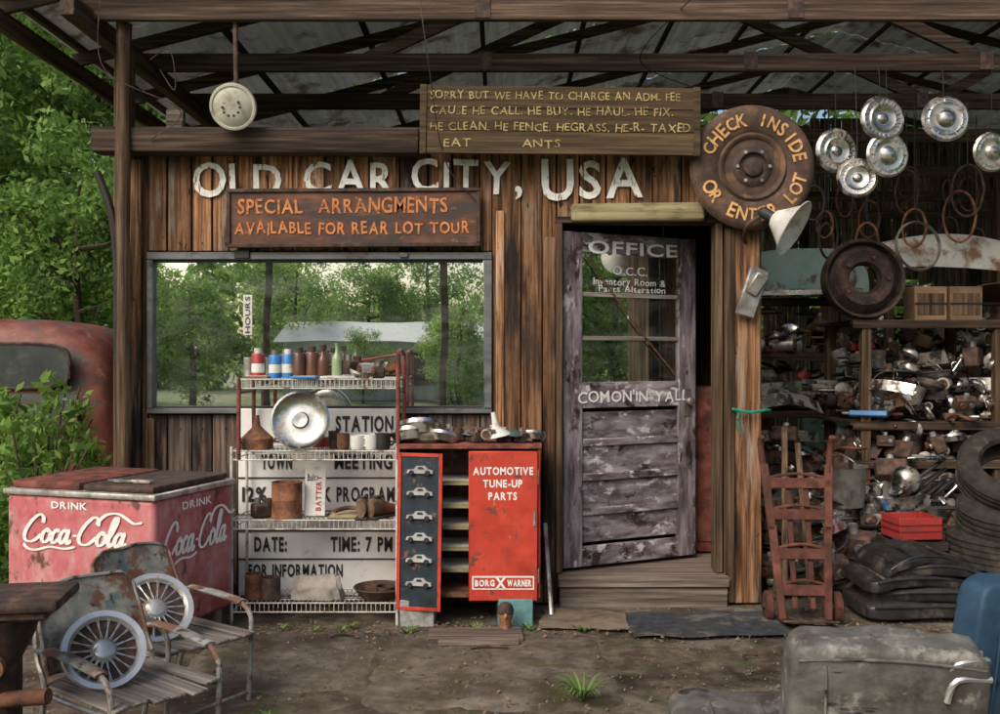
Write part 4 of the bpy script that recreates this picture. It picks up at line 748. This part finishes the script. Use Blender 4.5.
# ---------------------------------------------------------------- seats
def padm(w,d,h,mt,seed,ex=.35,sag=.04,eh=.6,cr=0,bend=0,lump=.02):
    m=M()
    def fn(u,v):
        a=2*math.pi*u; c,s_=math.cos(a),math.sin(a); q=lambda t:math.copysign(abs(t)**ex,t)
        b=math.pi*(v-.5); cb,sb=math.cos(b),math.sin(b)
        x=w/2*q(c)*abs(cb)**(ex*.8); y=d/2*q(s_)*abs(cb)**(ex*.8); z=h/2*math.copysign(abs(sb)**eh,sb)
        n=lump*noise.noise(Vector((x*6,y*6,seed+z*3)))+cr*noise.noise(Vector((x*22,y*14+z*20,seed))); return (x+n*.5,y+n,z+n+sag*math.cos(x*3.0)-bend*abs(x/w*2)**2.5)
    m.sheet(fn,80,32,mt)
    return m
SG='stacked worn black vinyl car seats'
for i,(dx,dz,rz_,ry,b,w,hh) in enumerate(((0,.07,.06,.0,.0,.72,.1),(.04,.155,-.08,-.03,.02,.68,.09),(-.03,.235,.12,.04,.04,.66,.08),(.03,.305,-.04,-.05,.08,.6,.07),(-.02,.365,.1,.02,.1,.5,.06))):
    m=padm(w,.42,hh,vinyl,i*3.1,.22,.015,.35,.004,b)
    for q in (-.3,-.15,0,.15,.3): m.tube([(q*w*1.3,-.2,hh*.42-b*abs(q*2.6)**2.5+.012),(q*w*1.3,0,hh*.52-b*abs(q*2.6)**2.5+.014),(q*w*1.3,.2,hh*.42-b*abs(q*2.6)**2.5+.012)],.008,vinyl)
    m.tube([(x_*w,-.212,hh*.3-b*abs(x_*2)**2.5+.01) for x_ in (-.45,-.3,-.15,0,.15,.3,.45)],.008,vinyl,sub=2)
    m.top('car_seat_cushion','worn flat black vinyl car seat cushion in stack','seat cushion',loc=(2.4+dx,-.25,dz),rot=(.03,ry,rz_),group=SG)
bs=T('truck_bench_seat','worn grey vinyl truck bench seat standing on dirt','truck seat',loc=(1.11,-2.7,0),rot=(0,0,rad(-6)))
m=padm(.62,.18,.54,greyv,2.2,.22,.004,.32,.004,0,.016)
m.tube([(-.285,-.08,.215),(-.1,-.09,.235),(.1,-.09,.235),(.285,-.08,.215)],.006,greyv); m.tube([(-.2,-.088,-.22),(-.195,-.094,0),(-.2,-.086,.21)],.0045,greyv)
m.obj('backrest',bs,loc=(.13,0,.33),rot=(rad(10),rad(1.5),0))
m=padm(.86,.5,.2,greyv,6.2,.24,.02,.35,.006,0,.03)
for q in (-.28,-.1,.1,.28): m.tube([(q,-.24,.09),(q,0,.118),(q,.24,.09)],.006,greyv)
m.obj('seat',bs,loc=(-.1,.27,.12))
m=M(); m.tube([(.3,-.1,.5),(.33,-.12,.54),(.42,-.1,.55),(.46,-.02,.52)],.011,wirec).tube([(.3,-.12,.42),(.33,-.12,.49),(.44,-.1,.49)],.011,wirec).tube([(.44,0,.55),(.45,0,.34),(.43,.1,.1)],.012,steel); m.obj('hinge_arm',bs)
bq=T('blue_car_seat','dark faded blue vinyl car seat standing upright','car seat',loc=(1.78,-2.42,0),rot=(0,.03,.25))
m=padm(.42,.14,.6,bluev,4.2,.2,0,.28,.004)
for a in (-.12,0,.12): m.tube([(a,-.072,-.22),(a,-.078,0),(a,-.07,.22)],.005,bluev)
m.obj('backrest',bq,loc=(0.03,0,.42),rot=(rad(8),0,0))
m=padm(.44,.4,.16,bluev,8.2,.25,0,.35,.004); m.obj('seat',bq,loc=(0.03,.22,.12))
# ---------------------------------------------------------------- tyres
def tyre(r=.33,w=.19):
    t=M(); p=[(r*.58,-w*.35),(r*.62,-w*.5),(r*.85,-w*.52),(r*.97,-w*.42)]
    for k in range(5): z=-w*.4+k*w*.2; p+=[(r,z-w*.05),(r,z+w*.04),(r*.975,z+w*.05),(r*.975,z+w*.14)]
    p=[q for q in p if q[1]<=w*.42]+[(r*.97,w*.42),(r*.85,w*.52),(r*.62,w*.5),(r*.58,w*.35)]
    t.lathe(p,rubber,seg=40); return t
tg='old tyres piled in the shed'
base=tyre().top('old_tyre','worn dusty tyre lying in a pile','tyre',loc=(3.16,.12,.1),group=tg)
copyt(base,(3.13,.16,.31),(.05,.03,0)); copyt(base,(3.18,.12,.53),(rad(14),rad(-8),0),'worn dusty tyre tilted on top of the pile'); copyt(base,(3.23,.22,.78),(rad(38),rad(-16),0),'worn dusty tyre leaning on top of the pile')
copyt(base,(3.9,.5,.1)); copyt(base,(3.9,.5,.3)); copyt(base,(1.9,3.0,.34),(rad(82),0,.3),'old tyre standing among stored parts')
def crate(w,d,h,mt,nm,lb,loc,rz_=0):
    m=M()
    for z in np.linspace(.03,h-.03,3):
        m.bx(-w/2,w/2,-d/2,-d/2+.012,z-.028,z+.028,mt,bev=.002).bx(-w/2,w/2,d/2-.012,d/2,z-.028,z+.028,mt,bev=.002).bx(-w/2,-w/2+.012,-d/2+.013,d/2-.013,z-.028,z+.028,mt).bx(w/2-.012,w/2,-d/2+.013,d/2-.013,z-.028,z+.028,mt)
    m.bx(-w/2+.013,w/2-.013,-d/2+.013,d/2-.013,.0,.012,mt)
    for a in (-1,1):
        for b in (-1,1): m.bx(a*(w/2-.03)-.015,a*(w/2-.03)+.015,b*(d/2-.024)-.008,b*(d/2-.024)+.008,.012,h,mt)
    return m.top(nm,lb,'crate',loc=loc,rot=(0,0,rz_))
crate(.28,.24,.14,redl,'drink_crate','dull red slatted drink crate beside tyres',(2.62,.3,.355),.1)
crate(.34,.3,.34,w_dark,'wooden_crate','dark slatted wooden crate under the red crate',(2.62,.3,.01),0)
crate(.4,.3,.25,w_post,'wooden_crate','old slatted wooden crate of parts',(2.0,.55,.02),-.2)
crate(.45,.3,.25,w_slat,'wooden_crate','grey slatted wooden crate of parts',(2.35,1.0,.02),.3)
crate(.4,.3,.25,w_post,'wooden_crate','old slatted wooden crate of parts',(1.9,.58,.28),.1)
crate(.5,.4,.35,w_slat,'wooden_crate','grey slatted wooden crate of parts',(2.1,1.7,.02),-.1); crate(.45,.4,.35,w_post,'wooden_crate','old slatted wooden crate of parts',(2.15,1.75,.39),.2)
def prack(x0,x1,y0,y1,zs,lb,top):
    t=T('parts_rack',lb,'rack')
    for x in (x0,(x0+x1)/2,x1):
        for y in (y0,y1): m=M(); m.box((x,y,top/2),(.07,.07,top),w_post,bev=.005,rot=(0,R.uniform(-.01,.01),0)); m.obj('post',t)
    for z in zs:
        m=M(); n=4
        for k in range(n): a=y0+(y1-y0)*k/n; b=y0+(y1-y0)*(k+1)/n; m.bx(x0-.1,x1+.1,a+.003,b-.003,z,z+.03,w_beam,bev=.003)
        m.bx(x0-.1,x1+.1,y0-.05,y0-.03,z-.03,z+.03,w_beam,bev=.003); m.obj('shelf',t)
prack(2.66,4.6,1.2,1.95,(.35,.72,1.0,1.74),'heavy timber rack crowded with rusty car parts',1.76)
prack(1.8,5.0,2.6,3.3,(.5,1.0,1.5,1.98),'tall timber rack crowded with old car parts',2.0)
for z,n,hp in ((.38,60,.24),(.75,70,.24),(1.03,190,.42)):
    for i in range(n):
        x=R.uniform(2.6,4.0); junk(R.choice(JW),(x,R.uniform(1.12,1.7),z+R.random()**1.5*hp),R.uniform(0,6),R.uniform(.45,.95),R.uniform(-.7,.7))
for z,n in ((.53,40),(1.03,70),(1.53,80),(2.01,10)):
    for i in range(n): junk(R.choice(JW),(R.uniform(1.85,4.4),R.uniform(2.55,2.9),z+R.random()**2*.32),R.uniform(0,6),R.uniform(.7,1.25),R.uniform(-.6,.6))
for i in range(400):
    x=R.uniform(1.7,3.2); y=R.uniform(.1,1.9)
    if x>2.2 and y<.5: y+=.6
    junk(R.choice(JW),(x,y,.01+abs(R.gauss(0,.3))*(1 if y>.4 else .35)),R.uniform(0,6),R.uniform(.5,1.2),R.uniform(-.8,.8),'loose car parts heaped on ground')
for px in (925,960):
    m=M(); m.bx(-.12,.12,-.1,.1,0,.25,card,bev=.004); m.bx(-.1,.1,-.104,-.1005,.04,.2,w_post); m.bx(-.12,.12,-.106,-.1045,.115,.13,w_dark)
    m.top('wooden_box','small brown lidded box on the rack top','box',loc=(Q(px,0,1.4).x,1.4,1.772),group='boxes on rack top')
for (x,y,z,w,h,mt,ry_,rz_,lb) in ((2.0,2.3,.0,.9,.7,tealdk,.1,.2,'dark teal'),(2.9,2.2,.0,1.0,.8,whitep,-.1,-.2,'chalky white'),(2.5,4.6,.0,1.3,1.6,rustred,.1,.3,'rusty red'),(3.9,4.4,.0,1.2,1.5,teal,-.1,-.1,'pale turquoise'),(3.4,2.35,.95,.8,.35,rustd,.2,.1,'dark rusty'),(1.95,1.25,.0,.6,.9,rustd,.12,.5,'brown rusty')):
    m=M(); m.sheet(lambda u,v,w=w,h=h:(w*(u-.5)*(1-.15*v),.12*math.sin(u*3.14)*math.sin(v*2.5),h*v*(1-.15*abs(u-.5)*2)),16,12,mt,.006); m.tube([(-w*.3,-.0,h*.55),(0,.02,h*.58),(w*.3,0,h*.55)],.01,chrome)
    m.top('car_body_panel',lb+' curved car panel leaning among the parts','car panel',loc=(x,y,z),rot=(-.25,ry_,rz_),group='body panels leaning in the shed')
cf=T('car_front_panel','pale turquoise car front with chrome lamps on rack','car panel',loc=(2.66,2.75,2.015),rot=(0,0,-.25)); cf.scale=(1.0,.8,1.35)
m=M()
def hoodf(u,v):
    a=math.pi*u; return (.55*math.copysign(abs(math.cos(a))**.6,math.cos(a))*(1-.2*v),-.35+.9*v-.08*math.sin(a),.3*math.sin(a)**.6*(1-.15*v))
m.sheet(hoodf,30,10,teal,.006); m.sheet(lambda u,v:(.55*math.copysign(abs(math.cos(math.pi*u))**.6,math.cos(math.pi*u))*v,-.35-.08*math.sin(math.pi*u)*v,.3*math.sin(math.pi*u)**.6*v),30,4,teal); m.obj('body',cf)
for s_ in (-1,1): m=M(); m.lathe([(.001,.03),(.06,.025),(.085,.0),(.09,-.03)],chrome,(s_*.36,-.42,.13),(0,-1,0),22); m.obj('headlight',cf)
m=M(); m.bx(-.5,.5,-.47,-.43,.0,.05,chrome,bev=.012); m.obj('bumper',cf)
m=M(); m.sheet(lambda u,v:(1.3*(u-.5),.4*v,.3*math.sin(math.pi*u)**.6*(1-.4*v)),20,8,tealdk,.006); m.top('rusty_fender','long curved rusty car fender on rack','fender',loc=(3.9,1.6,1.775))
m=M(); m.sheet(lambda u,v:(1.5*(u-.5),.3*v,.25*math.sin(math.pi*v)*(.6+.4*math.sin(u*3.1))+.05*math.sin(u*3)),20,8,whitep,.006); m.top('door_panel_part','long cream painted body panel stored on rack','body panel',loc=Q(960,274,1.7),rot=(.2,.06,0))
for i in range(26):
    px=R.uniform(775,1000); y=R.uniform(1.5,4); p=Q(px,R.uniform(180,250),y); m=M(); r=R.uniform(.1,.2)
    m.tube([(r*.6*math.cos(a*.785),0,r*math.sin(a*.785)) for a in range(9)],.01,R.choice([hose,rustd,rust])); m.cyl((0,0,r),(0,0,max(3.44-p.z,.3)),.004,kpaint,seg=5)
    m.top('hanging_belt','old looped fan belt hanging from truss','fan belt',loc=p,rot=(0,0,R.uniform(-1,1)),group='belts hanging from the roof')
for c,ro in (((0,0,.6),(-.18,.05,0)),((.12,0,.5),(-.16,-.04,0))):
    m=M(); m.box(c,(.035,.02,.95),w_post,rot=ro,bev=.004); m.top('leaning_timber','thin brown timber leaning on shack side','timber',loc=(1.74,.05,.0),group='timbers leaning on the shack')
# ---------------------------------------------------------------- old van
van=T('old_panel_van','rusted red and teal panel van among the bushes','van',loc=(-5.9,3.6,.0))
def vst(t):
    x=-2.4+4.8*t
    if t<.3: top=1.15+.05*math.sin(t*5)
    elif t<.42: k=(t-.3)/.12; top=1.17+.67*(k*k*(3-2*k))
    elif t<.8: top=1.84+.03*math.sin((t-.42)*7)
    else: k=(t-.8)/.2; top=1.86-.22*k*k-.75*(1-math.sqrt(max(0,1-k**8)))
    w=.85*min(1,.55+t*1.6) if t<.3 else .85
    if t>.85: k=(t-.85)/.15; w=.85-.25*(1-math.sqrt(max(0,1-k*k)))
    return x,top,w
def vf(u,v):
    x,top,w=vst(u); a=math.pi*v; c,s_=math.cos(a),math.sin(a); return (x,-w*math.copysign(abs(c)**.35,c),.35+(top-.35)*abs(s_)**.45)
m=M(); m.sheet(vf,90,32,vanp)
m.bx(-2.3,2.25,-.8,.8,.34,.4,rustd); m.obj('body',van)
for (a,b,zc,zh,mt) in ((.45,2.08,1.42,.2,dkglass),(-.75,.25,1.42,.2,dkglass)):
    m=M(); n=28; vs=[]
    for k in range(n): q=2*math.pi*k/n; c,s_=math.cos(q),math.sin(q); vs.append(((a+b)/2+(b-a)/2*math.copysign(abs(c)**.4,c),-.864+.03*max(0,s_)**3,zc+zh*math.copysign(abs(s_)**.4,s_)))
    m.add(vs,[list(range(n))],mt); m.tube([Vector(v)+Vector((0,-.004,0)) for v in vs]+[Vector(vs[0])+Vector((0,-.004,0))],.016,rustd,sub=1,seg=6)
    m.obj('window',van)
m=M(); m.bx(.4,2.15,-.872,-.862,.72,1.17,tealdk,bev=.004); m.obj('side_panel',van)
m=M(); m.tube([(-.85,-.865,.5),(-.85,-.87,1.3)],.008,kpaint,sub=1).cyl((.3,-.86,1.02),(.2,-.9,1.02),.012,chrome); m.obj('door',van)
for x in (-1.5,1.45):
    for y in (-.78,.78): m=M(); m.lathe([(.001,.08),(.18,.06),(.2,.1),(.33,.1),(.36,.05),(.36,-.05),(.33,-.1)],rubber,(x,y,.33),(0,-1 if y<0 else 1,0),28); m.obj('wheel',van)
    m=M(); m.sheet(lambda u,v,x=x:(x+.48*math.cos(math.pi*u),-.8-.16*math.sin(math.pi*v*.5),.42+.42*math.sin(math.pi*u)),18,6,vanp,.01); m.obj('fender',van)
m=M(); m.bx(2.3,2.4,-.7,.7,.42,.52,chrome,bev=.02); m.obj('bumper',van)
# ---------------------------------------------------------------- vegetation
def tree(seed,h,cr,lm):
    R.seed(seed); t=T('broadleaf_tree','tall green broadleaf tree standing behind the yard','tree',group='trees around the yard')
    m=M(); m.tube([(0,0,-.1),(.1,.05,h*.3),(-.05,.1,h*.6),(.05,0,h*.9)],lambda q:.16*(1-q*.8),barkm,seg=9)
    cl=[]
    for i in range(9):
        a=R.uniform(0,6.3); z=h*R.uniform(.25,.75); e=Vector((math.cos(a)*cr*.7,math.sin(a)*cr*.7,z+cr*.4)); m.tube([(0,.05,z),e*.5+Vector((0,0,z*.45)),e],lambda q:.06*(1-q*.8),barkm,seg=6)
    m.obj('trunk',t)
    for i in range(150):
        d=Vector((R.gauss(0,1),R.gauss(0,1),R.gauss(0,1))).normalized(); k=R.uniform(.45,1)**.5; q=1+.5*noise.noise(d*2+Vector((seed,0,0)))
        cl.append(((d.x*cr*k*q,d.y*cr*k*q,h*.58+d.z*h*.46*k*q),R.uniform(.3,.65)))
    leafobj('crown',cl,75,.085,lm,t); return t
ts=[tree(3,7,2.1,leafA),tree(9,8.5,2.4,leafA),tree(21,6,1.8,leafA)]
tl=[tree(31,6.5,2.1,leafC),tree(35,5.5,1.9,leafC)]
R.seed(77)
pos=[(-8.2,9,1),(-6.3,10.5,1.05),(-10.5,12,1.2),(-5.2,13.5,1.1),(-8,15,1.2),(-12.5,9,1),(-3.4,12,1),(-12,16,1.3),(2.5,14,.8),(5.5,13.5,.8),(8.5,14,.9),(-1,14,1),(-5.7,7.2,.62)]
for i,(x,y,s_) in enumerate(pos):
    o=ts[i%3]
    if i<3: o.location=(x,y,0); o.rotation_euler=(0,0,R.uniform(0,6)); o.scale=(s_,)*3
    else: copyt(o,(x,y,0),(0,0,R.uniform(0,6)),None,s_)
posb=[(-13,-26,1),(-9.5,-24,.7),(-7.6,-30,.8),(-5.2,-33,.9),(-4.4,-25.4,.36),(-1.2,-23,.55),(-3,-34,1.0),(2.5,-27,1),(7,-24,1.1),(11,-20,1),(14,-15,1.1),(16,-9,1),(12,-11,.9),(18,-14,1.1),(-16,-18,1),(9,-15,.8),(20,-5,1.1),(-1.6,-26,.5)]
for i,(x,y,s_) in enumerate(posb):
    o=tl[i%2]
    if i<2: o.location=(x,y,0); o.scale=(s_,)*3; o['label']='broadleaf tree across the yard with brightened leaves'
    else: copyt(o,(x,y,0),(0,0,R.uniform(0,6)),'broadleaf tree across the yard with brightened leaves',s_)
cl=[]
for i in range(900): x=R.uniform(-30,26); cl.append(((x,R.uniform(18,24),R.uniform(0,11+2*math.sin(x*.4))),R.uniform(.8,1.4)))
g=leafobj('far_woods',cl,55,.22,leafA); g['kind']='stuff'
cl=[]
for i in range(800):
    if i%3: x=R.uniform(-34,30); hh=5+2.0*math.sin(x*.35)+1.2*math.sin(x*.9); c_=(x,R.uniform(-46,-40),R.uniform(0,hh))
    else: y=R.uniform(-40,4); hh=6+2*math.sin(y*.5); c_=(R.uniform(24,29),y,R.uniform(0,hh))
    cl.append((c_,R.uniform(1.0,1.7)))
g=leafobj('far_woods_beyond_road',cl,60,.3,leafC); g['kind']='stuff'
def bush(loc,r,h,n,per,size,lb,nm='leafy_bush'):
    t=T(nm,lb,'bush',loc=loc); m=M()
    for i in range(14): a=R.uniform(0,6.3); k=R.uniform(.2,.9)*r; m.tube([(0,0,0),(math.cos(a)*k*.5,math.sin(a)*k*.5,h*.5),(math.cos(a)*k,math.sin(a)*k,h*R.uniform(.6,1))],.006,barkm,seg=5)
    m.obj('stem',t); cl=[]
    for i in range(n): a=R.uniform(0,6.3); k=r*math.sqrt(R.random()); cl.append(((math.cos(a)*k,math.sin(a)*k,h*R.uniform(.1,1)*(1-.4*(k/r)**2)),R.uniform(.08,.18)))
    leafobj('foliage',cl,per,size,leafB,t)
bush((-3.1,.6,0),.55,1.4,90,26,.04,'bright green leafy bush growing beside the shack'); bush((-3.7,.9,0),.6,1.3,90,26,.045,'bright green leafy bush before the old van')
bush((-2.8,.0,0),.38,1.25,76,26,.035,'low green bush behind the red cooler'); bush((-4.2,1.9,0),.7,1.15,60,28,.05,'tall leafy shrub beside the old van'); bush((-3.3,-.4,0),.4,1.1,76,24,.035,'low green weeds beside red cooler')
def tuft(loc,n,L,lb):
    m=M()
    for i in range(n):
        a=R.uniform(0,6.3); l=L*R.uniform(.6,1); w=.007; c,s_=math.cos(a),math.sin(a); vs=[]
        for k in range(5): q=k/4; rr=l*q; z=.01+l*.6*math.sin(q*2.2); ww=w*(1-q*.9); vs+=[(rr*c-s_*ww,rr*s_+c*ww,z),(rr*c+s_*ww,rr*s_-c*ww,z)]
        m.add(vs,[[2*k,2*k+1,2*k+3,2*k+2] for k in range(4)],leafA,True)
    m.top('weed_tuft',lb,'weed',loc=loc,group='weeds growing in the dirt')
tuft((.36,-1.68,0),40,.17,'green spiky weed tuft growing in bare dirt'); tuft((-.95,-1.9,0),16,.07,'small green weed tuft in the dirt'); tuft((-.4,-2.0,0),12,.05,'small green weed tuft in the dirt')
for i in range(12): tuft((R.uniform(-1.4,.5),-.6+R.uniform(-.06,.05),0),10,.06,'small green weed beside the wall foot')
bn=T('pale_barn','low pale metal sided barn across the yard','barn',loc=(-4.0,-27.5,0))
m=M()
for k in range(34): m.bx(-3.4+k*.2,-3.4+k*.2+.195,-.03,0,0,2.1,barnw)
m.bx(-3.4,3.4,-4,-.03,0,2.1,barnw); m.obj('wall',bn)
m=M(); m.add([(-3.7,.3,2.05),(3.7,.3,2.05),(3.7,-2,2.8),(-3.7,-2,2.8),(3.7,-4.3,2.05),(-3.7,-4.3,2.05)],[[0,1,2,3],[3,2,4,5]],barnw); m.obj('roof',bn)
for x in (-2.2,1.4): m=M(); m.bx(x-.6,x+.6,.005,.03,.5,1.7,rustd); m.obj('door',bn)
for x in (-6.2,-1.5):
    m=M(); m.cyl((0,0,0),(0,0,6),.1,w_post); m.top('utility_pole','plain wooden utility pole across the yard','pole',loc=(x*1.0,-20,0),group='poles across the yard')
# ---------------------------------------------------------------- light, world, camera
w=bpy.data.worlds.new('World'); sc.world=w; w.use_nodes=True; N=w.node_tree.nodes; bg=N['Background']
sk=N.new('ShaderNodeTexSky'); sk.sky_type='NISHITA'; sk.sun_disc=False; sk.air_density=1; sk.dust_density=4; sk.ozone_density=.3
el,az=rad(42),rad(214)
sk.sun_elevation=el; sk.sun_rotation=az; w.node_tree.links.new(sk.outputs[0],bg.inputs[0]); bg.inputs[1].default_value=.15
sd=Vector((math.sin(az)*math.cos(el),math.cos(az)*math.cos(el),math.sin(el)))
l=bpy.data.lights.new('sun','SUN'); l.energy=2.3; l.angle=rad(34); l.color=(1,.93,.82); lo=bpy.data.objects.new('sun',l); COL.objects.link(lo)
lo.rotation_euler=sd.to_track_quat('Z','Y').to_euler()
cd=bpy.data.cameras.new('camera'); cd.lens=34.92; cd.sensor_width=36; cd.clip_end=600; co=bpy.data.objects.new('camera',cd); COL.objects.link(co)
co.location=(0,-D,1.5); co.rotation_euler=(rad(90),0,0); sc.camera=co
sc.view_settings.view_transform='Standard'; sc.view_settings.look='None'; sc.view_settings.exposure=0
